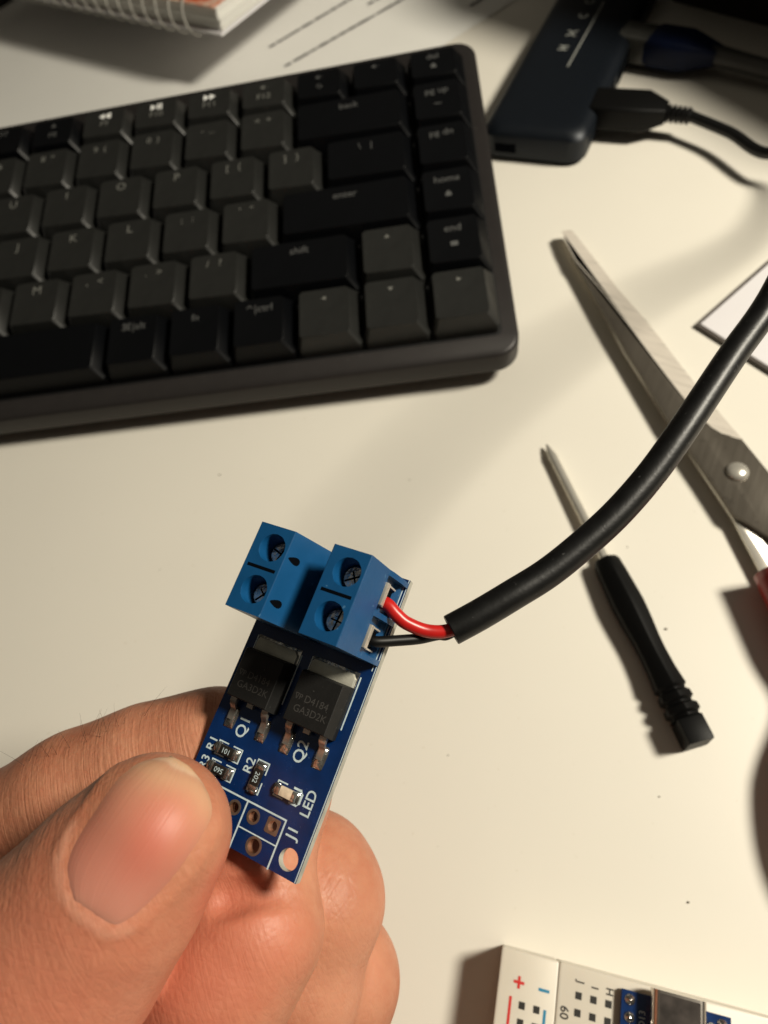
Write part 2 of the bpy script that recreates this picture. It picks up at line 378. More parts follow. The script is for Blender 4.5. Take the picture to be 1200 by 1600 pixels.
# ------------------------------------------------------------------ spiral notebook (upper left)
NZ = .022
nc = at(347, 55, NZ); nr = at(432, -8, NZ); nf = at(60, -2, NZ)
ex = (nf - nc)[:2]; ex /= np.linalg.norm(ex); ey = np.array([ex[1], -ex[0]])
if ey[1] < 0: ey = -ey
NB = Matrix.Identity(4)
NB[0][0], NB[1][0] = -ex[0], -ex[1]; NB[0][1], NB[1][1] = ey[0], ey[1]; NB[0][3], NB[1][3], NB[2][3] = nc[0], nc[1], NZ
note = empty('notebook', NB); tag(note, 'thick white spiral notebook with orange patterned cover at the upper left', 'notebook')
mm('clear_ring', (.45, .44, .40), .25)
mm('cover_orange', (.55, .13, .03), .35, noise=.2, nscale=60)
# cover: procedural orange and white pattern
m = M['cover_orange']; n_ = m.node_tree.nodes; l_ = m.node_tree.links; pb = n_['Principled BSDF']
vz = n_.new('ShaderNodeTexNoise'); vz.inputs['Scale'].default_value = 90; vz.inputs['Detail'].default_value = 6
rr = n_.new('ShaderNodeValToRGB'); rr.color_ramp.elements[0].position = .42; rr.color_ramp.elements[0].color = (.60, .10, .02, 1); rr.color_ramp.elements[1].position = .58; rr.color_ramp.elements[1].color = (.75, .62, .5, 1)
tcn = n_.new('ShaderNodeTexCoord'); l_.new(tcn.outputs['Object'], vz.inputs['Vector']); l_.new(vz.outputs['Fac'], rr.inputs['Fac']); l_.new(rr.outputs['Color'], pb.inputs['Base Color'])
NH = .009
mb = MB()
for k in range(24):
    z0 = .0012 + k * NH / 24; j = random.uniform(-.0006, .0006)
    mb.box(-.20, 0 + j, .001 + random.uniform(-.0004, .0004), .15, z0, z0 + NH / 24 * .9)
mb.build('page_block', M['paper'], note)
mb = MB(); mb.box(-.20, 0.0008, -.001, .15, NH + .0014, NH + .0020); mb.build('cover', M['cover_orange'], note)
mb = MB(); mb.box(-.20, 0.0008, -.001, .15, 0, .0010); mb.build('back_cover', M['card'], note)
for k in range(22):
    mb = MB(); xx = -.016 - k * .0085
    for dxx in (0,):
        pts = [(xx + dxx, .004 - (.0075) * math.cos(t) - .0005, (NH + .002) / 2 + (NH / 2 + .004) * math.sin(t)) for t in np.linspace(-1.35, 1.35, 14)]
        mb.tube(pts, .00042, 6)
    mb.build('spiral_ring', M['clear_ring'], note, smooth=True)

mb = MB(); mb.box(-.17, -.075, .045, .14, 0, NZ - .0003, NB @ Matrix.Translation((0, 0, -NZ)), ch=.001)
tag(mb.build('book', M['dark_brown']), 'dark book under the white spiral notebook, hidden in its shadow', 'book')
# dark box edge at the far upper-left corner
p = at(0, 30, 0); mb = MB(); mb.box(-.06, 0, 0, .05, 0, .012, ch=.001)
o = mb.build('wallet', M['dark_brown']); o.matrix_world = TR(*at(28, -2, 0)[:2], 0, math.radians(52)); tag(o, 'dark object whose edge shows in the upper left corner', 'case')

# ------------------------------------------------------------------ USB hub
HX = np.array([.426, .905]); HY = np.array([.905, -.426])
HB = Matrix(((HX[0], -HY[0], 0, 0), (HX[1], -HY[1], 0, 0), (0, 0, 1, 0), (0, 0, 0, 1)))   # local x along, y to the left
hub = empty('usb_hub', HB @ Matrix.Translation((0, 0, 0))); tag(hub, 'dark blue-grey metal usb hub beside the keyboard corner with cables plugged in', 'usb hub')
mb = MB(); a0, a1, b0, b1 = .0100, .132, -.0395, -.0018
o_ = rrect(a0, a1, b0, b1, [.006, .006, .0045, .006], 6)
def shr(d, up=0): return rrect(a0 + d, a1 - d, b0 + d, b1 - d, .006, 6)
mb.rings([[(*p, .0006) for p in shr(.0012)], [(*p, .0016) for p in shr(.0002)], [(*p, .0090) for p in shr(0)], [(*p, .0102) for p in shr(.0006)], [(*p, .0115) for p in shr(.0022)], [(*p, .0119) for p in shr(.0036)], [(*p, .0121) for p in shr(.006)]])
mb.build('body', M['hub_metal'], hub, auto=30)
mb = MB(); mb.box(a0 - .0002, a0 + .001, -.0155, -.0070, .0035, .0068, ch=.0006); mb.build('port', M['hole_shade'], hub)
mb = MB()
for k, hx in enumerate((.044, .066, .088)): mb.box(hx - .007, hx + .007, b0 - .0003, b0 + .001, .003, .0085)
mb.build('side_port', M['hole_shade'], hub)
# printed marks on top of the hub
hinv = hub.matrix_world.inverted() if False else (HB).inverted()
def hloc(u, v): p = HB.inverted() @ Vector(at(u, v, .0121)); return p
p = hloc(887, 104); q = hloc(944, 2); mb = MB(); d = (q - p).normalized(); n = Vector((-d.y, d.x, 0)) * .00028
L = (q - p).length * 1.0
mb.add([(*(p - n).xy, .01214), (*(p + d * L - n).xy, .01214), (*(p + d * L + n).xy, .01214), (*(p + n).xy, .01214)], [(0, 1, 2, 3)])
ang2 = math.atan2(d.y, d.x)
for (u, v, t) in [(881, 75, 'H'), (895, 52, 'Ж'), (912, 25, 'C'), (922, 3, 'C')]:
    c = hloc(u, v); join(mb, text_mesh(t, .0050, TR(c.x, c.y, .01216, ang2), 'mark', M['hub_mark'], None, thick=.0001))
mb.build('printed_mark', M['hub_mark'], hub)

# ------------------------------------------------------------------ ethernet plug and cable, dark box (upper right)
e0 = at(985, 62, .008); e1 = at(1110, 78, .009); de = (e1 - e0)[:2]; ea = math.atan2(de[1], de[0])
ET = TR(e0[0], e0[1], 0, ea)
eth = empty('ethernet_cable', ET); tag(eth, 'blue ethernet cable with clear plug pushed into the far side of the hub', 'network cable')
mb = MB(); mb.box(-.004, .012, -.006, .006, .003, .012, ch=.0008); mb.build('plug', M['eth_clear'], eth)
mb = MB(); mb.rings([[(x, y * s_, .0075 + z * s_) for y, z in rrect(-.0072, .0072, -.005, .005, .002, 3)] for x, s_ in ((.008, .85), (.010, 1), (.022, 1), (.027, .8), (.034, .5))]); mb.build('boot', M['eth_blue'], eth, auto=40)
mb = MB(); mb.tube(spline([(.030, 0, .0075), (.045, -.001, .0070), (.07, -.004, .0060), (.11, -.012, .0045), (.16, -.024, .0040)]), .0032, 10); mb.build('cord', M['eth_grey'], eth, smooth=True)
mb = MB(); mb.tube(spline([(.004, .0085, .0075), (.020, .0088, .0060), (.045, .0068, .0040), (.08, .002, .0030), (.13, -.008, .0026)]), .0022, 10); mb.build('clip_cord', M['eth_grey'], eth, smooth=True)

bp_ = [(.1611, -.048), (.33, .02), (.33, .30), (.09, .30), (.066, .12), (.0724, .0723), (.1091, .0291), (.1381, -.001)]
mb = MB(); mb.rings([[(x + o_ + (.0 if x < .3 else -.02), y + o_ - (.04 if y > .25 else 0), z) for x, y in bp_] for z, o_ in ((0, .024), (.012, .020), (.045, .006), (.092, 0), (.098, .003), (.10, .008))])
o = mb.build('dark_case', M['dark_brown'], auto=35); tag(o, 'tall dark brown case standing beyond the hub at the upper right corner', 'case')
# ------------------------------------------------------------------ white card at right
c0 = at(1087, 507, .0012); c1 = at(1200, 408, .0012); c2 = at(1200, 578, .0012)
ca = math.atan2((c1 - c0)[1], (c1 - c0)[0]); cb = math.atan2((c2 - c0)[1], (c2 - c0)[0])
ux = np.array([math.cos(ca), math.sin(ca)]); uy = np.array([math.cos(cb), math.sin(cb)])
card = empty('card', TR(c0[0], c0[1], 0)); tag(card, 'small glossy white card with a painted shadow line lying at the right edge', 'card')
mb = MB(); mb.prism([(0, 0), tuple(uy * .054), tuple(uy * .054 + ux * .085), tuple(ux * .085)], .0003, .0014); mb.build('shadow_sheet', M['card_shadow'], card)  # dark sheet under the card, its shadow line put into the colour
i0 = ux * .0006 + uy * .0010
mb = MB(); mb.prism([tuple(i0), tuple(i0 + uy * .050), tuple(i0 + uy * .050 + ux * .08), tuple(i0 + ux * .08)], .0012, .0018, ch=.0002); mb.build('face', M['card'], card)

# ------------------------------------------------------------------ scissors
def W(u, v, z): p = at(u, v, z); return (p[0], p[1])
po = at(1152, 737, 0)
sc = empty('scissors', TR(po[0], po[1], 0)); tag(sc, 'steel scissors with red handles lying closed at the right edge of the desk', 'scissors')
def rel(p): return (p[0] - po[0], p[1] - po[1])
def plate(px, z, t, name, m, ch=.0003):
    pts = [rel(W(u, v, z + t)) for u, v in px]
    A = sum(pts[i][0] * pts[(i + 1) % len(pts)][1] - pts[(i + 1) % len(pts)][0] * pts[i][1] for i in range(len(pts)))
    if A < 0: pts = pts[::-1]
    mb = MB(); mb.prism(pts, z, z + t, ch=ch); return mb.build(name, m, sc, auto=30)
# lower blade, with the shank that runs to the left-hand handle
plate([(881, 366), (890, 372), (1010, 500), (1130, 660), (1215, 800), (1235, 930), (1205, 925), (1146, 812), (1050, 668), (975, 550), (905, 420)], .0022, .0010, 'blade', M['steel_shine'])
# upper blade: flat body and hollow-ground strip
plate([(882, 368), (899, 407), (925, 437), (947, 463), (985, 512), (1013, 550), (1045, 592), (1073, 628), (1100, 657), (1112, 668), (1127, 677), (1144, 682), (1160, 686), (1200, 735), (1260, 812), (1330, 930), (1300, 945), (1200, 838), (1146, 803), (1110, 749), (1047, 660), (987, 560), (947, 494), (900, 409)], .0033, .0014, 'blade', M['steel'])
mb = MB()
Lft = [(878, 361), (887, 385), (899, 407), (925, 437), (947, 463), (985, 512), (1013, 550), (1045, 592), (1073, 628), (1100, 657), (1112, 668), (1127, 677), (1144, 682), (1160, 686)]
Rgt = [(893, 359), (903, 371), (918, 390), (943, 422), (967, 453), (1000, 490), (1033, 530), (1060, 566), (1087, 600), (1105, 621), (1118, 637), (1132, 654), (1146, 670), (1161, 687)]
V = [(*rel(W(u, v, .0047)), .00475) for u, v in Lft] + [(*rel(W(u, v, .0038)), .0038) for u, v in Rgt] + [(*rel(W(u, v, .0033)), .0032) for u, v in Rgt] + [(*rel(W(u, v, .0033)), .0032) for u, v in Lft]
n = len(Lft); F = []
for k in range(3):
    for i in range(n - 1): F.append((k * n + i, k * n + i + 1, (k + 1) * n + i + 1, (k + 1) * n + i))
for i in range(n - 1): F.append((3 * n + i, 3 * n + i + 1, i + 1, i))
F += [(0, n, 2 * n, 3 * n), (n - 1, 2 * n - 1, 3 * n - 1, 4 * n - 1)]
mb.add(V, F); mb.build('bevel', M['steel_ground'], sc, auto=30)
mb = MB(); rp = .0027; pv = rel(W(1152, 737, .0049))
mb.lathe([(rp, .0046)] + [(rp * math.cos(a), .0048 + .0015 * math.sin(a)) for a in np.linspace(0.05, 1.5, 8)], TR(*pv, 0), 28); mb.build('rivet', M['steel_shine'], sc, smooth=True)
def loop(name, pts, r, z):
    P = spline([(*rel(p), z) for p in pts] , 8); mb = MB(); mb.tube(P, r, 14); return mb.build(name, M['red_handle'], sc, smooth=True)
h0 = at(1206, 935, .006); h0[0] += .0030
loop('handle', [(h0[0] - .0004, h0[1] + .006), (h0[0] + .0012, h0[1] - .010), (h0[0] + .0028, h0[1] - .022), (h0[0] - .0064, h0[1] - .038), (h0[0] - .0072, h0[1] - .056), (h0[0] + .006, h0[1] - .072), (h0[0] + .018, h0[1] - .076), (h0[0] + .024, h0[1] - .060), (h0[0] + .020, h0[1] - .040), (h0[0] + .012, h0[1] - .020), (h0[0] + .004, h0[1] - .004)], .0047, .0065)
loop('handle', [(h0[0] + .022, h0[1] + .000), (h0[0] + .030, h0[1] - .018), (h0[0] + .034, h0[1] - .040), (h0[0] + .044, h0[1] - .062), (h0[0] + .060, h0[1] - .066), (h0[0] + .066, h0[1] - .050), (h0[0] + .056, h0[1] - .028), (h0[0] + .040, h0[1] - .010), (h0[0] + .026, h0[1] + .006)], .0047, .0075)

# ------------------------------------------------------------------ small screwdriver
RD = .0036
t0 = at(854, 692, .0022); t1 = at(1093, 1166, RD); dv = (t1 - t0)[:2]; Ld = float(np.linalg.norm(dv)); da = math.atan2(dv[1], dv[0])
DT = TR(t0[0], t0[1], .0015, da) @ Matrix.Rotation(math.radians(90) - math.asin(.0021 / .0825), 4, 'Y')      # local z runs along the tool
drv = empty('screwdriver', DT); tag(drv, 'small precision screwdriver with black handle lying between cable and scissors', 'screwdriver')
k = Ld / .0825
mb = MB(); mb.lathe([(.0002, 0), (.0006, .0012), (.0013, .0045), (.0012, .006), (.0012, .040 * k)], None, 16); mb.build('shaft', M['steel_shine'], drv, auto=40)
prof = [(.0012, .0372), (.0026, .0375), (.0031, .0385), (.0033, .042), (.0035, .047), (.0036, .050), (.0034, .054), (.0030, .059), (.0029, .062), (.0030, .066), (.0033, .0695),
        (.0034, .0700), (.0028, .0706), (.0028, .0710), (.0034, .0716), (.0035, .0728), (.0028, .0734), (.0028, .0738), (.0035, .0744), (.0036, .0756), (.0029, .0762), (.0029, .0766), (.0034, .0770)]
mb = MB(); n = 24; R = []
for r, z in prof:
    R.append([((r * (1 + .05 * math.cos(6 * t))) * math.cos(t), (r * (1 + .05 * math.cos(6 * t))) * math.sin(t), z * k) for t in [2 * math.pi * i / n for i in range(n)]])
mb.rings(R); mb.build('handle', M['black_plastic'], drv, auto=35)
mb = MB(); q = .0033
mb.rings([[(x * s_, y * s_, z * k) for x, y in rrect(-q, q, -q * .8, q * .8, .0004, 2)] for z, s_ in ((.0770, .95), (.0775, 1), (.0815, 1), (.0822, .97))]); mb.build('end_cap', M['black_plastic'], drv, auto=30)

# ------------------------------------------------------------------ breadboard with a small blue module (lower right)
bX = np.array([.96803932, -.25079849]); bY = np.array([-.25079849, -.96803932])
BBm = Matrix(((bX[0], -bY[0], 0, -.01502372), (bX[1], -bY[1], 0, -.23731765), (0, 0, 1, 0), (0, 0, 0, 1)))   # x along the back edge, y backwards (rows run to -y)
bb = empty('breadboard', BBm); tag(bb, 'white solderless breadboard with red and blue rail lines at the lower right', 'breadboard')
BZ = .0095; mb = MB()
for (xa, xb) in ((0, .00975), (.00985, .0450), (.0451, .0548)): mb.box(xa, xb, -.160, 0, 0, BZ, ch=.0003)
mb.build('base', M['bb'], bb, auto=30)
pt = .00240; HW = .00052
cols = [.00430, .00672] + [.01328 + pt * i for i in range(5)] + [.01328 + pt * (i + 7) for i in range(5)] + [.0474, .0498]
for ci, cx in enumerate(cols):
    pass
mb = MB()
for ci, cx in enumerate(cols):
    rail = ci < 2 or ci > 11
    for r in range(24 if not rail else 20):
        cy = -(.0077 + pt * r + (pt * (r // 5) if rail else 0)) if rail else -(.00413 + pt * r)
        if cy < -.062: continue
        # socket: solid dark block just proud of the plastic, hole shade put into its colour
        mb.box(cx - HW, cx + HW, cy - HW, cy + HW, BZ - .002, BZ + .00003)
mb.build('socket_hole', M['bb_black'], bb)
mb = MB(); 
def rot_t(t, x, y, s, m, name, ang=0): return text_mesh(t, s, TR(x, y, BZ + .00004, ang), name, m, bb, thick=.00003)
rot_t('J', .01344, -.00218, .0016, M['bb_black'], 'letter', math.radians(-90)); rot_t('I', .01576, -.00243, .0016, M['bb_black'], 'letter', math.radians(-90)); rot_t('H', .01812, -.00241, .0016, M['bb_black'], 'letter', math.radians(-90))
rot_t('60', .01114, -.00697, .0019, M['bb_black'], 'number', math.radians(-90))
mb.prism([(.00346 - .0009, -.00458 - .00022), (.00346 + .0009, -.00458 - .00022), (.00346 + .0009, -.00458 + .00022), (.00346 - .0009, -.00458 + .00022)], BZ, BZ + .00004)
mb.prism([(.00346 - .00022, -.00458 - .0009), (.00346 + .00022, -.00458 - .0009), (.00346 + .00022, -.00458 + .0009), (.00346 - .00022, -.00458 + .0009)], BZ + .00001, BZ + .00005)
mb.box(.00233 - .00022, .00233 + .00022, -.15, -.0068, BZ, BZ + .00004); mb.build('red_line', M['bb_red'], bb)
mb = MB(); mb.box(.00766 - .0009, .00766 + .0009, -.00476 - .00022, -.00476 + .00022, BZ, BZ + .00004); mb.box(.00809 - .00022, .00809 + .00022, -.15, -.0074, BZ, BZ + .00004); mb.build('blue_line', M['bb_blue'], bb)
mod = empty('usb_module', BBm @ Matrix.Translation((.0282, -.012, BZ + .0002))); tag(mod, 'blue microcontroller board with silver usb socket plugged into the breadboard', 'circuit module')
mb = MB(); mb.box(-.0083, .0083, -.030, .01065, .0002, .0012); mb.build('pcb', M['pcb'], mod)
mb = MB()
for sx in (-1, 1):
    for r in range(12):
        mb.lathe([(.00085, .00120), (.00085, .00126), (.0007, .0014), (.0003, .0019), (.0001, .0020)], TR(sx * .0070, .0094 - pt * r, 0), 14)
mb.build('solder_joint', M['solder'], mod, smooth=True)
mb = MB()
for sx in (-1, 1):
    for r in range(12): mb.box(sx * .0070 - .0003, sx * .0070 + .0003, .0094 - pt * r - .0003, .0094 - pt * r + .0003, -.0035, 0)
mb.build('pin', M['usb_metal'], mod)
mb = MB()
pr_ = rrect(-.0041, .0041, 0, .0034, .0012, 5)
mb.rings([[(x, y, .0013 + z) for x, z in pr_] for y in (.0045, .0120)]); mb.build('usb_socket', M['usb_metal'], mod, auto=35)
mb = MB(); mb.box(-.0030, .0030, .0050, .0116, .0047, .00475); mb.build('socket_top', M['usb_black'], mod)  # dark patch over the top face of the socket
text_mesh('D13', .0014, TR(-.0050, .0072, .00124, math.radians(90)), 'marking', M['silk'], mod)
mb = MB(); mb.lathe([(.0008, .0012), (.0008, .0024), (.0004, .0027)], TR(.0052, .0086, 0), 14); mb.build('capacitor', M['solder'], mod, smooth=True)

# ------------------------------------------------------------------ the held circuit board (millimetre drawing, 17 x 34)
BR = np.array([[0.893644781286156, 0.42015427985635684, -0.15770030436953558], [-0.44088174501918603, 0.8875537035830249, -0.13368511571169184], [0.08379911567983978, 0.18899419137186194, 0.9783960873985496]])
BT = np.array([-0.05018637302291968, -0.22164800226216552, 0.07290232741081307])
BM = Matrix.Identity(4)
for i in range(3):
    for j in range(3): BM[i][j] = BR[i][j]
    BM[i][3] = BT[i]
mmS = Matrix.Diagonal((.001, .001, .001, 1))
def bw(x, y, z): return BT + BR @ np.array([x, y, z]) / 1000
pcb = empty('circuit_board', BM); tag(pcb, 'narrow blue circuit board with blue screw terminals held between thumb and fingers', 'circuit board')
def bbuild(mb, name, m, parent=pcb, **k):
    mb.v = [(x * .001, y * .001, z * .001) for x, y, z in mb.v]; return mb.build(name, m, parent, **k)
# the board, cut with its holes
import bmesh
from mathutils.geometry import delaunay_2d_cdt
holes = [(4.5, 3.72, .55, 20), (7.04, 3.76, .55, 20), (9.62, 3.82, .55, 20), (12.17, 3.87, .55, 20), (10.96, 1.25, .72, 22), (5.9, 1.25, .72, 22), (15.28, 1.72, 1.12, 28), (1.6, 1.72, 1.12, 28)]
outer = [(0, 0), (17, 0), (17, 34), (0, 34)]
pts2 = [Vector(p) for p in outer]; faces_in = [list(range(4))]
for (hx, hy, hr, hn) in holes:
    b = len(pts2); pts2 += [Vector(p) for p in arc(hx, hy, hr, hn)]; faces_in.append(list(range(b, b + hn)))
ov, oe, of, a_, b_, fo = delaunay_2d_cdt(pts2, [], faces_in, 0, 1e-6)
def inhole(c): return any((c[0] - h[0]) ** 2 + (c[1] - h[1]) ** 2 < (h[2] * .985) ** 2 for h in holes)
tri = [f for f in of if not inhole(sum((ov[i] for i in f), Vector((0, 0))) / len(f))]
mb = MB(); mb.add([(v.x, v.y, 0) for v in ov], tri); mb.add([(v.x, v.y, -1.05) for v in ov], tri)
mb.mi = 1
mb.rings([[(*p, 0) for p in outer], [(*p, -1.05) for p in outer]], cap=False)
mb.mi = 2
for (hx, hy, hr, hn) in holes: mb.mi = 1 if hr > 1 else 2; mb.rings([[(*p, 0) for p in arc(hx, hy, hr, hn)], [(*p, -1.05) for p in arc(hx, hy, hr, hn)]], cap=False)
bbuild(mb, 'board', [M['pcb'], M['pcb_edge'], M['copper']])
for (hx, hy, hr, hn) in holes[:6]:                              # solder pads round the holes
    mb = MB(); ro = hr + .27
    if abs(hx - 12.17) < .1: outr = [(hx + ro * max(-1, min(1, 1.42 * math.cos(2 * math.pi * k / hn))), hy + ro * max(-1, min(1, 1.42 * math.sin(2 * math.pi * k / hn)))) for k in range(hn)]
    else: outr = arc(hx, hy, ro, hn)
    mb.rings([[(*p, .0) for p in outr], [(*p, .03) for p in outr], [(*p, .03) for p in arc(hx, hy, hr, hn)], [(*p, 0) for p in arc(hx, hy, hr, hn)]], cap=False)
    bbuild(mb, 'solder_pad', M['pad'], auto=40)
# silkscreen lines
mb = MB()
def ln(pts, wd=.16, z=.0):
    for a, b in zip(pts[:-1], pts[1:]):
        a = np.array(a, float); b = np.array(b, float); d = (b - a) / np.linalg.norm(b - a); n = np.array([-d[1], d[0]]) * wd / 2; a = a - d * wd / 2; b = b + d * wd / 2
        ln.z += .00004
        mb.prism([tuple(a - n), tuple(b - n), tuple(b + n), tuple(a + n)], .0, .012 + ln.z)
ln.z = 0
ln([(.6, 5.0), (13.42, 5.0), (13.42, 0)], .19); ln([(8.32, 5.0), (8.32, 0)], .19); ln([(.6, 5), (.6, 0)], .19); ln([(.6, 2.25), (7.0, 2.25)], .16); ln([(8.4, 2.28), (9.9, 2.28)], .14); ln([(12.0, 2.28), (13.4, 2.28)], .14); ln([(9.9, 2.28), (12.0, 2.28)], .14)
def brk(xa, xb, ya, yb, g, vert=False, wd=.15, rnd=False):
    """two square brackets round a chip part"""
    if not vert:
        m_ = (xa + xb) / 2
        ln([(m_ - g, yb), (xa, yb), (xa, ya), (m_ - g, ya)], wd)
        if rnd: ln([(m_ + g, yb), (xb - .35, yb), (xb - .05, yb - .35), (xb - .05, ya + .35), (xb - .35, ya), (m_ + g, ya)], wd + .08)
        else: ln([(m_ + g, yb), (xb, yb), (xb, ya), (m_ + g, ya)], wd)
    else:
        m_ = (ya + yb) / 2
        ln([(xa, m_ + g), (xa, yb), (xb, yb), (xb, m_ + g)], wd); ln([(xa, m_ - g), (xa, ya), (xb, ya), (xb, m_ - g)], wd)
brk(2.0, 5.28, 7.92, 9.42, .42); brk(2.05, 5.32, 5.82, 7.3, .42); brk(7.58, 9.08, 5.98, 9.36, .5, True); brk(10.85, 14.15, 6.75, 8.32, .5, rnd=True)
ln([(15.57, 21.7), (15.57, 15.8)]); ln([(7.66, 21.6), (7.66, 15.8)]); ln([(9.05, 22.0), (9.05, 20.4)], .12); ln([(1.2, 22.0), (1.2, 20.4)], .12)
ln([(16.86, 33.95), (16.86, 0.1)], .10)
ln([(16.5, 22.9), (16.5, 33.4)], .12)
for (t, x, y, s_) in [('Q1', 4.12, 11.75, 1.7), ('Q2', 12.05, 11.95, 1.7), ('R1', 1.22, 8.75, 1.35), ('R3', 1.22, 6.55, 1.35), ('R2', 6.80, 8.35, 1.4), ('LED', 15.2, 7.5, 1.45), ('J1', 14.62, 4.25, 1.55)]:
    join(mb, text_mesh(t, s_ * 1.12, TR(x, y, .014, math.radians(90)), 'silk', M['silk'], None, thick=.022))
bbuild(mb, 'silkscreen', M['silk'])
# power transistors
def transistor(x0, tag_):
    t = MB(); c = .35; w_, yA, yB, h = 5.55, 14.5, 20.35, 2.35
    t.rings([[(x0 + .0 - .12, yA, .15), (x0 + w_ + .12 + .35, yA, .15), (x0 + w_ + .12 + .35, yB, .15), (x0 - .12, yB, .15)],
             [(x0 - .15 , yA - .05, 1.1), (x0 + w_ + .15 + .35, yA - .05, 1.1), (x0 + w_ + .15 + .35, yB + .05, 1.1), (x0 - .15, yB + .05, 1.1)],
             [(x0 + .10, yA + .12, h - .05), (x0 + w_ - .05, yA + .12, h - .05), (x0 + w_ - .05, yB - .2, h - .05), (x0 + .10, yB - .2, h - .05)],
             [(x0 + .16, yA + .18, h), (x0 + w_ - .12, yA + .18, h), (x0 + w_ - .12, yB - .26, h), (x0 + .16, yB - .26, h)]])
    o = bbuild(t, 'transistor', M['epoxy'], auto=20)
    t = MB()
    for (q, x, y, s_) in [('D4184', x0 + 3.25, 17.4, 1.12), ('GA3D2K', x0 + 2.95, 16.15, 1.12)]: join(t, text_mesh(q, s_, TR(x, y, h + .008), 'm', M['epoxy_mark'], None))
    join(t, text_mesh('\u2207P', .9, TR(x0 + .95, 17.4, h + .008), 'm', M['epoxy_mark'], None))
    bbuild(t, 'marking', M['epoxy_mark'], o)
    t = MB(); tx0, tx1 = x0 - .25, x0 + w_ + .35
    t.prism([(tx0 + .3, yB - .3), (tx1 - .1, yB - .3), (tx1 - .1, 21.3), (tx1 - .55, 21.85), (tx0 + .5, 21.85), (tx0 + .3, 21.6)], .12, .66, ch=.08); bbuild(t, 'tab', M['tab_metal'], o, auto=30)
    t = MB(); t.prism([(tx0, 19.5), (tx1 + .05, 19.5), (tx1 + .05, 22.2), (tx0, 22.2)], .01, .13, ch=.05); bbuild(t, 'tab_pad', M['solder'], o, auto=30)
    for lx, full in ((x0 + .62, 1), (x0 + 2.85, 0), (x0 + 5.05, 1)):
        t = MB(); wl_ = .42
        if full: path = [(yA + .3, 1.05), (yA - .45, 1.05), (yA - .85, .85), (yA - 1.15, .42), (yA - 1.5, .2), (yA - 2.5, .17)]
        else: path = [(yA + .3, .95), (yA - .5, .85)]
        R = []
        for i, (y, z) in enumerate(path):
            ww = wl_ * (1 if i < 2 or not full else .86); th_ = .24
            R.append([(lx - ww, y, z - th_), (lx + ww, y, z - th_), (lx + ww, y, z + th_), (lx - ww, y, z + th_)])
        t.rings(R); ld_ = bbuild(t, 'lead', M['lead_metal'], o, auto=35)
        if full:                                                 # solder fillet under and beside the foot
            t = MB(); R = []
            for y, hw, hh in ((yA - .95, .55, .12), (yA - 1.3, .72, .42), (yA - 1.9, .76, .34), (yA - 2.7, .74, .22), (yA - 3.3, .66, .10), (yA - 3.5, .62, .03)):
                R.append([(lx - hw, y, .0), (lx - hw, y, .05), (lx - hw * .6, y, hh * .75), (lx, y, hh + .04), (lx + hw * .6, y, hh * .75), (lx + hw, y, .05), (lx + hw, y, 0)])
            t.rings(R); bbuild(t, 'solder', M['solder'], ld_, smooth=True)
    return o
transistor(1.62, 1); transistor(9.42, 2)
# small chip parts
def chip(cx, cy, vert, m, name, mark=None, cap=.42, L=2.6, Wd=1.05, H=.5):
    T = TR(cx, cy, 0, math.radians(90) if vert else 0)
    t = MB(); t.box(-L / 2, L / 2, -Wd / 2, Wd / 2, .05, H, T, ch=.04); o = bbuild(t, name, m, auto=30)
    for sx in (-1, 1):
        t = MB(); xa, xb = sorted((sx * L / 2 * 1.02, sx * (L / 2 - cap)))
        t.box(xa, xb, -Wd / 2 - .03, Wd / 2 + .03, .03, H + .04, T, ch=.05); e = bbuild(t, 'end_cap', M['solder'], o, auto=30)
        t = MB(); c_ = sx * (L / 2 + .05)
        t.rings([[(c_ - .42, y, .01), (c_ - .38, y, z), (c_, y, z * 1.1), (c_ + .22, y, .1), (c_ + .3, y, .01)] for y, z in ((-.62, .03), (-.5, .3), (0, .42), (.5, .3), (.62, .03))], T); bbuild(t, 'solder', M['solder'], e, smooth=True)
    if mark:
        t = MB(); join(t, text_mesh(mark, .82, T @ TR(0, 0, H + .012, math.pi if not vert else math.pi), 'm', M['silk'], None)); bbuild(t, 'marking', M['legend'] if False else M['silk'], o)
    return o
chip(3.55, 8.68, False, M['resistor'], 'resistor', '101'); chip(3.62, 6.55, False, M['resistor'], 'resistor', '560'); chip(8.33, 7.62, True, M['resistor'], 'resistor', '202')
t_ = chip(12.4, 7.52, False, M['led_body'], 'status_light', None, cap=.5, L=2.5, Wd=1.0, H=.55)
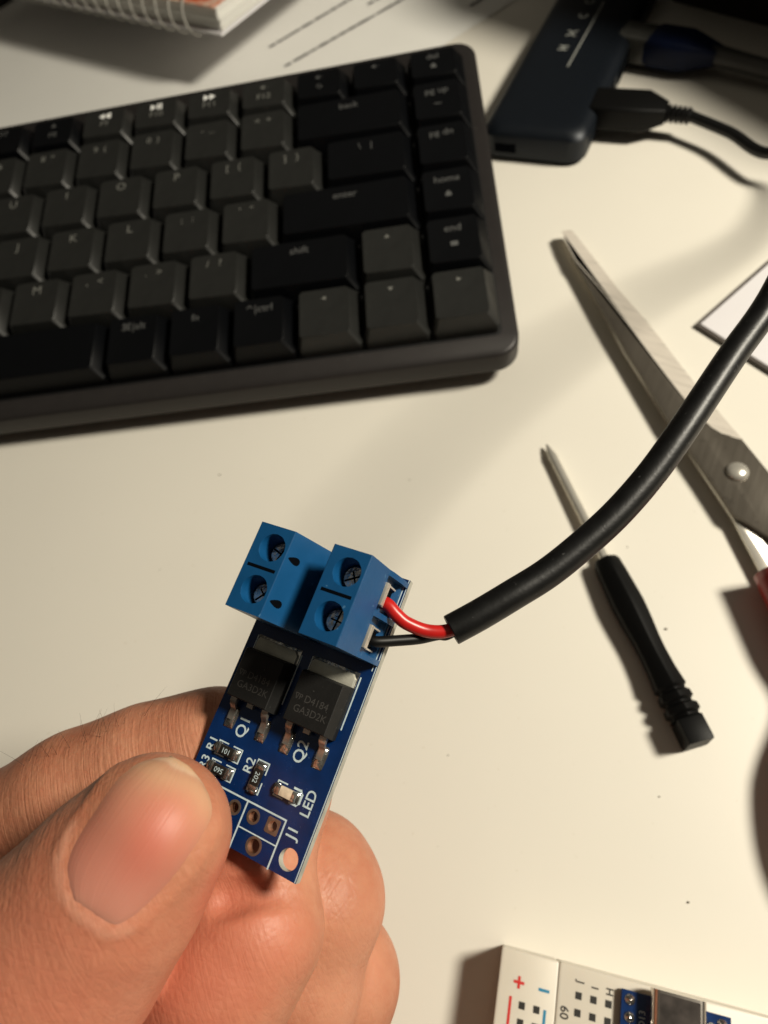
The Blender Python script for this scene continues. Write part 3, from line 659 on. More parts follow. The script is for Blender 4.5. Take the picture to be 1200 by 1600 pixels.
# screw terminals
def terminal(xo, openings):
    """profile in x-z, extruded along y 23.7..33.5; sloping face towards +x"""
    ya, yb = 23.55, 33.55; H = 9.85
    x0_, x1_ = xo, xo + 4.65                                      # flat top
    prof = [(xo - .35, 0.02), (xo + 5.35, .02), (xo + 5.35, .8), (xo + 4.75, 1.0), (xo + 4.75, 4.7), (xo + 5.15, 4.9), (x1_ + .02, H - .05), (x1_ - .08, H), (x0_ + .1, H), (x0_, H - .1), (xo, 3.2), (xo - .35, 2.8)]
    if not openings: prof = [(xo - .35, 0.02), (xo + 7.15, .02), (xo + 7.15, 4.2), (xo + 6.9, 4.9), (x1_ + .02, H - .05), (x1_ - .08, H), (x0_ + .1, H), (x0_, H - .1), (xo, 3.2), (xo - .35, 2.8)]
    # top with round wells: build the top face by triangulation with holes
    t = MB(); n = len(prof)
    iT0 = prof.index((x1_ - .08, H)); iT1 = prof.index((x0_ + .1, H))
    R = [[(x, y, z) for x, z in prof] for y in (ya, yb)]
    vs = R[0] + R[1]; fs = [tuple(range(n)), tuple(reversed(range(n, 2 * n)))]
    for i in range(n):
        j = (i + 1) % n
        if (i, j) == (iT0, iT1): continue
        fs.append((i, j, n + j, n + i))
    t.add(vs, fs)
    wells = [(xo + 2.62, 26.15, 1.62), (xo + 2.62, 31.05, 1.62)]; N = 32
    tp = [Vector(p) for p in [(x0_ + .1, ya), (x1_ - .08, ya), (x1_ - .08, yb), (x0_ + .1, yb)]]; fi = [[0, 1, 2, 3]]
    for (cx, cy, r) in wells: b = len(tp); tp += [Vector(p) for p in arc(cx, cy, r, N)]; fi.append(list(range(b, b + N)))
    v2, e2, f2, _a, _b, _c = delaunay_2d_cdt(tp, [], fi, 0, 1e-6)
    keep = [f for f in f2 if not any(((sum((v2[i] for i in f), Vector((0, 0))) / len(f)) - Vector((c[0], c[1]))).length < c[2] * .985 for c in wells)]
    t.add([(v.x, v.y, H) for v in v2], keep)
    for (cx, cy, r) in wells: t.rings([[(*p, H) for p in arc(cx, cy, r, N)], [(*p, H - .12) for p in arc(cx, cy, r * .96, N)], [(*p, H - 5.2) for p in arc(cx, cy, r * .92, N)], [(*p, H - 5.2) for p in arc(cx, cy, .1, N)]], cap=False)
    if openings:
        # wire side: ribs between and outside two recessed bays
        for yy0, yy1 in ((23.55, 24.15), (28.25, 28.85), (32.95, 33.55)):
            t.rings([[(xo + 4.7, y, .02), (xo + 5.9, y, .02), (xo + 5.9, y, 1.6), (xo + 5.45, y, 4.2), (xo + 5.12, y, 5.1), (xo + 4.7, y, 5.0)] for y in (yy0, yy1)])
    o = bbuild(t, 'terminal_block', M['term_blue'], auto=28)
    t = MB(); t.box(x0_ + .55, x1_ - .45, 28.42, 28.78, H + .002, H + .02); t.mi = 0
    if not openings:
        for cy in (25.6, 30.6):
            th_ = math.atan2(H - 4.9, -(xo + 6.9 - x1_))
            u_ = np.array([xo + 6.9 - x1_, 0, 4.9 - H]); u_ /= np.linalg.norm(u_); nn = np.array([-u_[2], 0, u_[0]]); c_ = np.array([x1_, cy, H]) + u_ * 1.25
            t.add([c_ + nn * .012 + u_ * (.85 * math.cos(a)) + np.array([0, 1, 0]) * (.40 * math.sin(a)) * (1 + .5 * math.cos(a)) for a in np.linspace(0, 2 * math.pi, 16, endpoint=False)], [tuple(range(16))])
    bbuild(t, 'groove_shade', M['hole_shade'], o)  # flat dark patches on the plastic: shade of groove and dimples painted in
    for (cx, cy, r) in wells:
        t = MB(); zt = H - 2.3; a_ = random.uniform(0, 3)
        t.lathe([(1.38, zt - 2.2), (1.38, zt - .18), (1.2, zt)], TR(cx, cy, 0), 28)
        sc_ = bbuild(t, 'screw', M['screw'], o, auto=35)
        t = MB(); T = TR(cx, cy, 0, a_)
        t.box(-1.15, 1.15, -.11, .11, zt + .005, zt + .02, T); t.box(-.09, .09, -.8, .8, zt + .008, zt + .024, T)
        bbuild(t, 'slot', M['hole_shade'], sc_)  # dark strips on the screw head, painted for the shade in its slot
    if openings:
        for cy in (26.0, 30.9):
            t = MB()                                             # metal cage seen at the wire opening
            xx = xo + 4.78
            t.box(xx - .2, xx + .62, cy - 1.3, cy + 1.3, 3.9, 4.66, ch=.06); t.box(xx - .2, xx + .30, cy - 1.3, cy - 1.12, 1.1, 3.92); t.box(xx - .2, xx + .30, cy + 1.12, cy + 1.3, 1.1, 3.92); bbuild(t, 'wire_clamp', M['clamp'], o, auto=30)
            t = MB(); t.box(xx - .15, xx + .05, cy - .96, cy + .96, 1.3, 3.9); bbuild(t, 'clamp_mouth', M['hole_shade'], o)
    return o
terminal(1.52, False); terminal(11.08, True)

# ------------------------------------------------------------------ cable that feeds the board, its far end plugged into the hub
cpts = [tuple(bw(25.5, 26.1, 3.4)) ]
cab = empty('usb_cable', None, loc=(.0765, .0009, 0)); tag(cab, 'thick black usb cable stripped to red and black wires at the circuit board', 'cable')
off = Vector((-.0765, -.0009, 0))
def cb(P): return [tuple(Vector(tuple(p)) + off) for p in P]
end = dep(706, 984, .0755)
path = [end, dep(750, 960, .0757), dep(800, 930, .0762), dep(853, 897, .077), dep(905, 856, .0778), dep(962, 804, .0787), dep(1015, 744, .0797), dep(1060, 682, .0807), dep(1102, 619, .082), dep(1146, 553, .0834), dep(1200, 477, .0850),
        (.0335, -.1590, .0885), (.0485, -.142, .0915), (.0649, -.1235, .091), (.0781, -.109, .086), (.0884, -.0968, .078), (.098, -.0845, .067), (.1073, -.0743, .055), (.1126, -.0640, .044), (.1126, -.0500, .033), (.1080, -.0385, .023), tuple(at(1207, 240, .0095)), tuple(at(1140, 207, .008)), (.0765, .0009, .008)]
P = spline(path, 10); mb = MB(); mb.tube(cb(P), .00178, 24, cap=False)
# hollow stripped end
d = Vector(P[0]) - Vector(P[1]); d.normalize(); e = Vector(P[0]); up = d.orthogonal().normalized(); sd = d.cross(up)
ringf = lambda r, z: [tuple(e + off + d * z + (up * math.cos(2 * math.pi * k / 24) + sd * math.sin(2 * math.pi * k / 24)) * r) for k in range(24)]
mb.rings([ringf(.00178, 0), ringf(.00172, .00012), ringf(.00125, .0001), ringf(.00115, -.0020), ringf(.0001, -.0020)], cap=False)
mb.build('jacket', M['jacket'], cab, auto=50)
E_ = np.array(end); dn = np.array(d); un = np.array(up)
zz = np.array([0, 0, 1.0]); zz -= dn * (zz @ dn); zz /= np.linalg.norm(zz)
w1 = spline([bw(15.4, 30.3, 2.5), bw(16.5, 30.1, 2.5), bw(17.6, 29.5, 2.1), dep(636, 974, .0748), dep(668, 986, .0751), tuple(E_ + dn * .0004 + zz * .0003), tuple(E_ - dn * .0019 + zz * .0003)], 10)
mb = MB(); mb.tube(cb(w1), .00078, 14); mb.build('red_wire', M['red_pvc'], cab, smooth=True)
w2 = spline([bw(15.4, 25.8, 2.5), bw(16.6, 25.9, 2.4), dep(620, 1001, .0748), dep(655, 998, .0758), dep(684, 992, .0768), tuple(E_ + dn * .0006 - zz * .0007), tuple(E_ - dn * .0019 - zz * .0004)], 10)
mb = MB(); mb.tube(cb(w2), .00062, 14); mb.build('black_wire', M['black_pvc'], cab, smooth=True)
# plug
pd0 = np.array([.0470, .0142]); pd1 = np.array([.0700, .0040]); dd = pd1 - pd0; pa = math.atan2(dd[1], dd[0]); Lp = float(np.linalg.norm(dd))
PT = Matrix.Translation((-.0765, -.0009, 0)) @ TR(pd0[0], pd0[1], 0, pa)
mb = MB()
mb.rings([[(x, y * s_, .0082 + z * t_) for y, z in rrect(-.0068, .0068, -.0042, .0042, .0012, 3)] for x, s_, t_ in ((.0, .96, .96), (.0006, 1, 1), (Lp * .72, 1, 1), (Lp * .98, .52, .62), (Lp, .50, .6))], PT)
mb.build('plug_grip', M['black_plastic'], cab, auto=30)
mb = MB(); mb.box(-.006, .001, -.006, .006, .006, .0105, PT); mb.build('plug_shell', M['usb_metal'], cab)
mb = MB(); q = Vector((*pd1, .008)) ; q2 = Vector((.0775, -.0002, .008)); dq = (q2 - q)
prf = []
for k in range(5): t = k / 5; prf += [(t, .0026), (t + .11, .0031 - .0001 * k), (t + .13, .0020), (t + .19, .0020)]
mb.tube([tuple(q + dq * t + off) for t, r in prf], [r for t, r in prf], 14); mb.build('strain_relief', M['jacket_matte'], cab, auto=40)

# ------------------------------------------------------------------ hand (one continuous surface from a distance field)
def rc(p, a, b, ra, rb):
    """rounded cone distance, p (N,3)"""
    a = np.array(a); b = np.array(b); ba = b - a; l2 = ba @ ba; rr_ = ra - rb; a2 = l2 - rr_ * rr_; il2 = 1.0 / l2
    pa_ = p - a; y = pa_ @ ba; z = y - l2
    t = pa_ * l2 - y[:, None] * ba; x2 = (t * t).sum(1); y2 = y * y * l2; z2 = z * z * l2
    k = np.sign(rr_) * rr_ * rr_ * x2
    d1 = np.sqrt(x2 + z2) * il2 - rb; d2 = np.sqrt(x2 + y2) * il2 - ra; d3 = (np.sqrt(x2 * a2 * il2) + y * rr_) * il2 - ra
    return np.where(np.sign(z) * a2 * z2 > k, d1, np.where(np.sign(y) * a2 * y2 < k, d2, d3))
def smin(a, b, k):
    h = np.clip(.5 + .5 * (b - a) / k, 0, 1); return b * (1 - h) + a * h - k * h * (1 - h)
D = lambda u, v, d: tuple(dep(u, v, d * .001))
mmv = .001
def chain(p, pts, k=.002):
    d = None
    for (a, ra), (b, rb) in zip(pts[:-1], pts[1:]):
        c = rc(p, a, b, ra * mmv, rb * mmv); d = c if d is None else smin(d, c, k)
    return d
THUMB = [(D(238, 1304, 66.5), 7.7), (D(170, 1392, 66.0), 8.6), (D(92, 1488, 66.5), 10.0), (D(-70, 1690, 72), 11.5), (D(-330, 2000, 92), 14.5)]
INDEX1 = [(D(-420, 1560, 104), 12.0), (D(-60, 1345, 88.5), 8.9), (D(130, 1251, 87.0), 8.3), (D(235, 1209, 87.0), 8.1), (D(335, 1183, 87), 7.9), (D(415, 1222, 87), 8.0)]
INDEX2 = [(D(415, 1235, 87), 8.0), (D(393, 1352, 81), 7.7)]
INDEX3 = [(D(396, 1452, 77.5), 8.2), (D(340, 1530, 76.5), 8.3), (D(235, 1655, 77), 8.0), (D(200, 1720, 78), 6.5)]
MID = [(D(-380, 1700, 112), 12), (D(200, 1400, 104), 9.0), (D(482, 1372, 92.5), 8.2), (D(496, 1408, 90), 8.3), (D(455, 1540, 88), 8.4), (D(400, 1720, 88), 7.6)]
RING = [(D(-330, 1850, 118), 12), (D(250, 1560, 112), 9.0), (D(508, 1500, 98), 7.8), (D(525, 1530, 95), 8.3), (D(495, 1640, 93), 8.2), (D(440, 1810, 92), 7.4)]
PINK = [(D(-250, 2000, 124), 11), (D(250, 1760, 116), 7.6), (D(480, 1680, 104), 7.0), (D(470, 1800, 99), 6.8), (D(410, 1920, 97), 6.2)]
PALM = [(D(-420, 1560, 104), 13), (D(-330, 1850, 118), 15), (D(-250, 2000, 124), 14)]
WRIST = [(D(-480, 1850, 112), 20), (D(-900, 2300, 130), 25), (D(-1500, 2900, 150), 27)]
nail_c = np.array([222., 1320.]); nail_a = np.array([.64, -.768]); nail_b = np.array([.768, .64])
def hand_sdf(p, folds=True):
    d = chain(p, THUMB, .003)
    i1 = chain(p, INDEX1, .004); i1 = smin(i1, chain(p, INDEX2, .003), .003)
    idx = smin(i1, chain(p, INDEX3, .003), .0022)
    m_ = chain(p, MID, .003); r_ = chain(p, RING, .003); k_ = chain(p, PINK, .003)
    out = smin(idx, m_, .0009); out = smin(out, r_, .0009); out = smin(out, k_, .0009)
    out = smin(out, d, .0007)
    pl = chain(p, PALM, .006); pl = smin(pl, chain(p, [PALM[2], WRIST[0]], .006), .01); pl = smin(pl, chain(p, [PALM[0], WRIST[0]], .006), .01)
    pl = smin(pl, chain(p, [(D(-330, 2000, 92), 14.5), WRIST[0]], .006), .01); pl = smin(pl, chain(p, WRIST, .006), .01)
    out = smin(out, pl, .006)
    if folds and FOLDS: 
        f = None
        for a, b, ra, rb in FOLDS:
            c = rc(p, a, b, ra, rb); f = c if f is None else np.minimum(f, c)
        out = smin(out, f, .0011)
    for a, b, ra, rb in CARVE: out = -smin(-out, rc(p, a, b, ra, rb), .0016)
    return out
FOLDS = []; CARVE = []
def grad(p):
    e = .00005; g = np.stack([hand_sdf(p + np.eye(3)[i] * e) - hand_sdf(p - np.eye(3)[i] * e) for i in range(3)], 1)
    return g / np.linalg.norm(g, axis=1)[:, None]
def march(px):
    """points of the thumb's surface straight below the given directions"""
    r = np.stack([CR.T @ np.array([(u - 600) / FPX, (v - 800) / FPX, 1.0]) for u, v in px]); r /= np.linalg.norm(r, axis=1)[:, None]
    t = np.full(len(r), .045)
    for _ in range(60): t = t + hand_sdf(CAM + r * t[:, None]) * .9
    return CAM + r * t[:, None]
# nail outline: parametric s (-1 base .. 1 tip), t (-1 .. 1 across)
NLEFT = [(121, 1420), (100, 1390), (92, 1350), (108, 1306), (136, 1262), (165, 1219), (186, 1199), (208, 1187), (240, 1181), (266, 1184)]
NRIGHT = [(163, 1456), (206, 1446), (248, 1413), (280, 1380), (306, 1345), (327, 1312), (341, 1285), (339, 1256), (322, 1226), (298, 1204)]
def nail_px(s, t):
    f = (min(1, max(-1, s)) + 1) / 2 * (len(NLEFT) - 1); i = min(int(f), len(NLEFT) - 2); q = f - i
    def cr_(P):
        g = lambda k: np.array(P[k], float) if 0 <= k < len(P) else (2 * np.array(P[0], float) - np.array(P[1], float) if k < 0 else 2 * np.array(P[-1], float) - np.array(P[-2], float))
        a, b, c, d = g(i - 1), g(i), g(i + 1), g(i + 2)
        return .5 * ((2 * b) + (-a + c) * q + (2 * a - 5 * b + 4 * c - d) * q * q + (-a + 3 * b - 3 * c + d) * q ** 3)
    A, B_ = cr_(NLEFT), cr_(NRIGHT); m_ = (A + B_) / 2; h_ = (B_ - A) / 2
    r_ = m_ + h_ * t + (np.array([-.64, .768]) * (abs(s) - 1) * 12 if abs(s) > 1 else 0)
    return (r_[0], r_[1])
fold_px = [nail_px(s, -1.05) for s in np.linspace(.35, -.98, 12)] + [nail_px(-1.02, t) for t in np.linspace(-.6, .6, 5)] + [nail_px(s, 1.05) for s in np.linspace(-.98, .45, 12)]
fp = march(fold_px); fg = grad(fp)
fr = [.00015 + .0002 * math.sin(math.pi * min(1, max(0, i / (len(fp) - 1)))) ** .5 for i in range(len(fp))]
fp2 = fp - fg * .00035
FOLDS_ = [(fp2[i], fp2[i + 1], fr[i], fr[i + 1]) for i in range(len(fp2) - 1)]
base_sdf = hand_sdf
NG = 34; NT = 22
gs = np.linspace(-1, 1.0, NG); gt = np.linspace(-1, 1, NT)
npx = [nail_px(s, t) for s in gs for t in gt]; nP = march(npx); nN = grad(nP)
FOLDS = FOLDS_
cp = march([(340, 1414), (352, 1406), (370, 1400), (392, 1396), (420, 1396), (450, 1402)]); cg = grad(cp)
cq = cp + cg * np.array([.0000, .0001, .0002, .0003, .0004, .0006])[:, None]; cw = [.0008, .0012, .0012, .0010, .0008, .0006]
CARVE = [(cq[i], cq[i + 1], cw[i], cw[i + 1]) for i in range(5)]

def surface_nets(f, lo, hi, h):
    nx_, ny_, nz_ = [int(math.ceil((b - a) / h)) + 1 for a, b in zip(lo, hi)]
    nx_, ny_, nz_ = [((n + 7) // 8) * 8 + 1 for n in (nx_, ny_, nz_)]
    G = np.full((nx_, ny_, nz_), 1.0, np.float32)
    B = 8; half = h * B * .87
    cx = np.arange(0, nx_ - 1, B); cy = np.arange(0, ny_ - 1, B); cz = np.arange(0, nz_ - 1, B)
    C3 = np.stack(np.meshgrid(cx, cy, cz, indexing='ij'), -1).reshape(-1, 3)
    cen = np.array(lo) + (C3 + B / 2) * h; dc = f(cen)
    loc = np.stack(np.meshgrid(*[np.arange(B + 1)] * 3, indexing='ij'), -1).reshape(-1, 3)
    for c, dd_ in zip(C3, dc):
        sl = tuple(slice(c[i], c[i] + B + 1) for i in range(3))
        if dd_ > half * 1.35 + .003:  continue
        if dd_ < -half * 1.35 - .003: G[sl] = np.minimum(G[sl], -1.0); continue
    act = np.abs(dc) <= half * 1.35 + .003
    A = C3[act]
    for s in range(0, len(A), 400):
        ch = A[s:s + 400]; idx = ch[:, None, :] + loc[None]; pts = np.array(lo) + idx.reshape(-1, 3) * h
        v = f(pts).astype(np.float32); ii = idx.reshape(-1, 3); G[ii[:, 0], ii[:, 1], ii[:, 2]] = v
    sg = G < 0
    c = np.zeros((nx_ - 1, ny_ - 1, nz_ - 1), int)
    for dx_ in (0, 1):
        for dy_ in (0, 1):
            for dz_ in (0, 1): c += sg[dx_:nx_ - 1 + dx_, dy_:ny_ - 1 + dy_, dz_:nz_ - 1 + dz_]
    cell = (c > 0) & (c < 8); ids = -np.ones(cell.shape, int); w_ = np.argwhere(cell); ids[cell] = np.arange(len(w_))
    acc = np.zeros((len(w_), 3)); cnt = np.zeros(len(w_))
    corners = [(i, j, k) for i in (0, 1) for j in (0, 1) for k in (0, 1)]
    for a in corners:
        for ax in range(3):
            if a[ax]: continue
            b = list(a); b[ax] = 1
            va = G[w_[:, 0] + a[0], w_[:, 1] + a[1], w_[:, 2] + a[2]]; vb = G[w_[:, 0] + b[0], w_[:, 1] + b[1], w_[:, 2] + b[2]]
            m_ = (va < 0) != (vb < 0); t = np.where(m_, va / np.where(m_, va - vb, 1), 0)
            q = np.tile(np.array(a, float), (len(w_), 1)); q[:, ax] += t
            acc[m_] += q[m_]; cnt[m_] += 1
    V_ = np.array(lo) + (w_ + acc / cnt[:, None]) * h
    Q = []
    for ax in range(3):
        sA = [slice(None)] * 3; sB = [slice(None)] * 3; sA[ax] = slice(0, -1); sB[ax] = slice(1, None)
        dif = sg[tuple(sA)] != sg[tuple(sB)]; e_ = np.argwhere(dif)
        o1_, o2_ = [i for i in range(3) if i != ax]
        ok = (e_[:, o1_] > 0) & (e_[:, o2_] > 0) & (e_[:, o1_] < sg.shape[o1_] - 1) & (e_[:, o2_] < sg.shape[o2_] - 1); e_ = e_[ok]
        def gi(a, b):
            t = e_.copy(); t[:, o1_] -= a; t[:, o2_] -= b; return ids[t[:, 0], t[:, 1], t[:, 2]]
        q = np.stack([gi(0, 0), gi(1, 0), gi(1, 1), gi(0, 1)], 1)
        fl = sg[e_[:, 0], e_[:, 1], e_[:, 2]]
        if ax == 1: fl = ~fl
        q[~fl] = q[~fl][:, ::-1]; Q.append(q)
    return V_, np.concatenate(Q)
lo = np.array([-.230, -.330, .005]); hi = np.array([-.005, -.175, .125])
HV, HF = surface_nets(hand_sdf, lo, hi, .00075)
for _ in range(2):                                              # pull the vertices exactly onto the surface
    dv_ = np.concatenate([hand_sdf(HV[i:i + 60000]) for i in range(0, len(HV), 60000)]); gv = np.concatenate([grad(HV[i:i + 60000]) for i in range(0, len(HV), 60000)])
    HV = HV - gv * np.clip(dv_, -.0006, .0006)[:, None]
me = bpy.data.meshes.new('hand'); me.from_pydata(HV.tolist(), [], HF.tolist()); me.update()
bm = bmesh.new(); bm.from_mesh(me); bmesh.ops.recalc_face_normals(bm, faces=bm.faces); bm.to_mesh(me); bm.free()
me.polygons.foreach_set('use_smooth', [True] * len(me.polygons))
hand = bpy.data.objects.new('hand', me); S.collection.objects.link(hand)
tag(hand, 'left hand pinching the blue circuit board between thumb and curled fingers', 'hand')

# skin
CREASE = []
def crz(px, wd, dp):
    P_ = march(px)
    for a, b in zip(P_[:-1], P_[1:]): CREASE.append((a, b, wd, dp))
crz([(455, 1392), (478, 1412), (494, 1436), (509, 1472)], .0006, .07)
crz([(462, 1440), (493, 1474)], .0003, .07); crz([(460, 1497), (463, 1530)], .0003, .05)
crz([(506, 1388), (517, 1366)], .0003, .03); crz([(511, 1404), (531, 1372)], .0003, .04); crz([(515, 1417), (537, 1388)], .0003, .03); crz([(521, 1436), (548, 1402)], .0003, .03)
crz([(510, 1385), (548, 1412), (588, 1424)], .0005, .02); crz([(545, 1375), (558, 1392)], .0003, .02)
crz([(556, 1497), (588, 1478)], .0004, .03); crz([(566, 1512), (586, 1492)], .0003, .03); crz([(568, 1492), (606, 1502)], .0004, .02)
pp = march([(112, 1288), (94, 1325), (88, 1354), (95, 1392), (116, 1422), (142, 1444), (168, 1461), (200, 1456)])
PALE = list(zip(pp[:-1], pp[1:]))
def skin_mat(name):
    m = bpy.data.materials.new(name); m.use_nodes = True; n = m.node_tree.nodes; l = m.node_tree.links; p = n['Principled BSDF']
    p.inputs['Roughness'].default_value = .44; inp(p, 'Specular IOR Level', .42)
    inp(p, 'Subsurface Weight', .18); p.inputs['Subsurface Radius'].default_value = (.0016, .0006, .0003); inp(p, 'Subsurface Scale', 1.0)
    tc = n.new('ShaderNodeTexCoord'); O = tc.outputs['Object']
    nz = n.new('ShaderNodeTexNoise'); nz.inputs['Scale'].default_value = 90; nz.inputs['Detail'].default_value = 6; l.new(O, nz.inputs['Vector'])
    r = n.new('ShaderNodeValToRGB'); r.color_ramp.elements[0].position = .3; r.color_ramp.elements[1].position = .72
    r.color_ramp.elements[0].color = (.42, .165, .092, 1); r.color_ramp.elements[1].color = (.55, .252, .150, 1); l.new(nz.outputs['Fac'], r.inputs['Fac'])
    nf = n.new('ShaderNodeTexNoise'); nf.inputs['Scale'].default_value = 620; nf.inputs['Detail'].default_value = 3; l.new(O, nf.inputs['Vector'])
    rf = n.new('ShaderNodeMapRange'); rf.inputs['From Min'].default_value = .35; rf.inputs['From Max'].default_value = .68; rf.inputs['To Max'].default_value = .30; l.new(nf.outputs['Fac'], rf.inputs['Value'])
    mf = n.new('ShaderNodeMix'); mf.data_type = 'RGBA'; l.new(rf.outputs['Result'], mf.inputs[0]); l.new(r.outputs['Color'], mf.inputs[6]); mf.inputs[7].default_value = (.40, .115, .06, 1)
    cur = mf.outputs[2]
    rg = n.new('ShaderNodeMapRange'); rg.inputs['To Min'].default_value = .40; rg.inputs['To Max'].default_value = .64; l.new(nf.outputs['Fac'], rg.inputs['Value']); l.new(rg.outputs['Result'], p.inputs['Roughness'])
    for c, rad, col, amt in SPOTS:
        vm = n.new('ShaderNodeVectorMath'); vm.operation = 'DISTANCE'; l.new(O, vm.inputs[0]); vm.inputs[1].default_value = tuple(c)
        mr = n.new('ShaderNodeMapRange'); mr.interpolation_type = 'SMOOTHSTEP'; mr.inputs['From Min'].default_value = rad; mr.inputs['From Max'].default_value = rad * .25; mr.inputs['To Min'].default_value = 0; mr.inputs['To Max'].default_value = amt
        l.new(vm.outputs['Value'], mr.inputs['Value'])
        mx = n.new('ShaderNodeMix'); mx.data_type = 'RGBA'; l.new(mr.outputs['Result'], mx.inputs[0]); l.new(cur, mx.inputs[6]); mx.inputs[7].default_value = (*col, 1); cur = mx.outputs[2]
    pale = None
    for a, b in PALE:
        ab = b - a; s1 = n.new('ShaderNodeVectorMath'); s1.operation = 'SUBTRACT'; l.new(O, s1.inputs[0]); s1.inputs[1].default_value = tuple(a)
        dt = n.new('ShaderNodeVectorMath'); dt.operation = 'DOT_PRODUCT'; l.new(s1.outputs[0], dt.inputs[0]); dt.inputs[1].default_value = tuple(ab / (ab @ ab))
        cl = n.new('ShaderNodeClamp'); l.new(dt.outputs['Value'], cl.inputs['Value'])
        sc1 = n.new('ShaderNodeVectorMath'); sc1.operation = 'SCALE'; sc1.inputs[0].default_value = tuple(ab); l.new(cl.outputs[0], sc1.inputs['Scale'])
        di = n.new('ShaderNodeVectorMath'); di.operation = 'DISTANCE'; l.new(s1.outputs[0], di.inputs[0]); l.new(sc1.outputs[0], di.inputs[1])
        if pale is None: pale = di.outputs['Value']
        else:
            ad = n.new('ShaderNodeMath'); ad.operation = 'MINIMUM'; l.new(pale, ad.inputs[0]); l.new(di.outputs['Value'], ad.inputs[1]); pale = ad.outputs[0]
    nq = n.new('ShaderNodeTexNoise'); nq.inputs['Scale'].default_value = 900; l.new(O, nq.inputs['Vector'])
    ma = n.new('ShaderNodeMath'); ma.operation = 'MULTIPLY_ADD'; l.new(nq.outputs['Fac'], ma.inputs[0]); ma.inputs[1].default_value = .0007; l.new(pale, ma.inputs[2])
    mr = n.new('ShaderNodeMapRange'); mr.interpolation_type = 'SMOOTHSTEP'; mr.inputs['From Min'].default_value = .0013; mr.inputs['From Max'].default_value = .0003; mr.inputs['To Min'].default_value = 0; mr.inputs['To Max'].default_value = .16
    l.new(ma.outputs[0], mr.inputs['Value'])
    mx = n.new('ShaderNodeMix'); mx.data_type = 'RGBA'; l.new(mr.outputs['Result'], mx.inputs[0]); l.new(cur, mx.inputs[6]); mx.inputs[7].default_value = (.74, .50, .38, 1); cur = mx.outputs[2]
    l.new(cur, p.inputs['Base Color'])
    # creases across the fingers (stretched) + fine pores
    cmb = n.new('ShaderNodeCombineXYZ')
    for i_, (ax__, sc__) in enumerate(((( .93, .30, .05), 1500), ((.51, .76, .39), 130), ((-.30, -.25, .9), 260))):
        dq_ = n.new('ShaderNodeVectorMath'); dq_.operation = 'DOT_PRODUCT'; l.new(O, dq_.inputs[0]); dq_.inputs[1].default_value = tuple(c * sc__ for c in ax__); l.new(dq_.outputs['Value'], cmb.inputs[i_])
    n1 = n.new('ShaderNodeTexNoise'); n1.inputs['Scale'].default_value = 1; n1.inputs['Detail'].default_value = 3; n1.inputs['Distortion'].default_value = 1.6; l.new(cmb.outputs[0], n1.inputs['Vector'])
    n2 = n.new('ShaderNodeTexVoronoi'); n2.feature = 'DISTANCE_TO_EDGE'; n2.inputs['Scale'].default_value = 1150; l.new(O, n2.inputs['Vector'])
    n3 = n.new('ShaderNodeTexNoise'); n3.inputs['Scale'].default_value = 350; n3.inputs['Detail'].default_value = 4; l.new(O, n3.inputs['Vector'])
    hcur = None
    for a, b, wd, dp in CREASE:
        ab = b - a; s1 = n.new('ShaderNodeVectorMath'); s1.operation = 'SUBTRACT'; l.new(O, s1.inputs[0]); s1.inputs[1].default_value = tuple(a)
        dt = n.new('ShaderNodeVectorMath'); dt.operation = 'DOT_PRODUCT'; l.new(s1.outputs[0], dt.inputs[0]); dt.inputs[1].default_value = tuple(ab / (ab @ ab))
        cl = n.new('ShaderNodeClamp'); l.new(dt.outputs['Value'], cl.inputs['Value'])
        sc1 = n.new('ShaderNodeVectorMath'); sc1.operation = 'SCALE'; sc1.inputs[0].default_value = tuple(ab); l.new(cl.outputs[0], sc1.inputs['Scale'])
        di = n.new('ShaderNodeVectorMath'); di.operation = 'DISTANCE'; l.new(s1.outputs[0], di.inputs[0]); l.new(sc1.outputs[0], di.inputs[1])
        mr = n.new('ShaderNodeMapRange'); mr.interpolation_type = 'SMOOTHSTEP'; mr.inputs['From Min'].default_value = 0; mr.inputs['From Max'].default_value = wd; mr.inputs['To Min'].default_value = -dp; mr.inputs['To Max'].default_value = 0
        l.new(di.outputs['Value'], mr.inputs['Value'])
        if hcur is None: hcur = mr.outputs[0]
        else:
            ad = n.new('ShaderNodeMath'); ad.operation = 'MINIMUM'; l.new(hcur, ad.inputs[0]); l.new(mr.outputs[0], ad.inputs[1]); hcur = ad.outputs[0]
    b0 = n.new('ShaderNodeBump'); b0.inputs['Strength'].default_value = 1; b0.inputs['Distance'].default_value = .0007; l.new(hcur, b0.inputs['Height'])
    vmk = n.new('ShaderNodeVectorMath'); vmk.operation = 'DISTANCE'; l.new(O, vmk.inputs[0]); vmk.inputs[1].default_value = D(170, 1190, 79)
    mrk = n.new('ShaderNodeMapRange'); mrk.interpolation_type = 'SMOOTHSTEP'; mrk.inputs['From Min'].default_value = .024; mrk.inputs['From Max'].default_value = .008; mrk.inputs['To Min'].default_value = .12; mrk.inputs['To Max'].default_value = .28; l.new(vmk.outputs['Value'], mrk.inputs['Value'])
    b1 = n.new('ShaderNodeBump'); l.new(mrk.outputs[0], b1.inputs['Strength']); b1.inputs['Distance'].default_value = .00055; l.new(n1.outputs['Fac'], b1.inputs['Height']); l.new(b0.outputs['Normal'], b1.inputs['Normal'])
    b2 = n.new('ShaderNodeBump'); b2.inputs['Strength'].default_value = .42; b2.inputs['Distance'].default_value = .00014; l.new(n2.outputs['Distance'], b2.inputs['Height']); l.new(b1.outputs['Normal'], b2.inputs['Normal'])
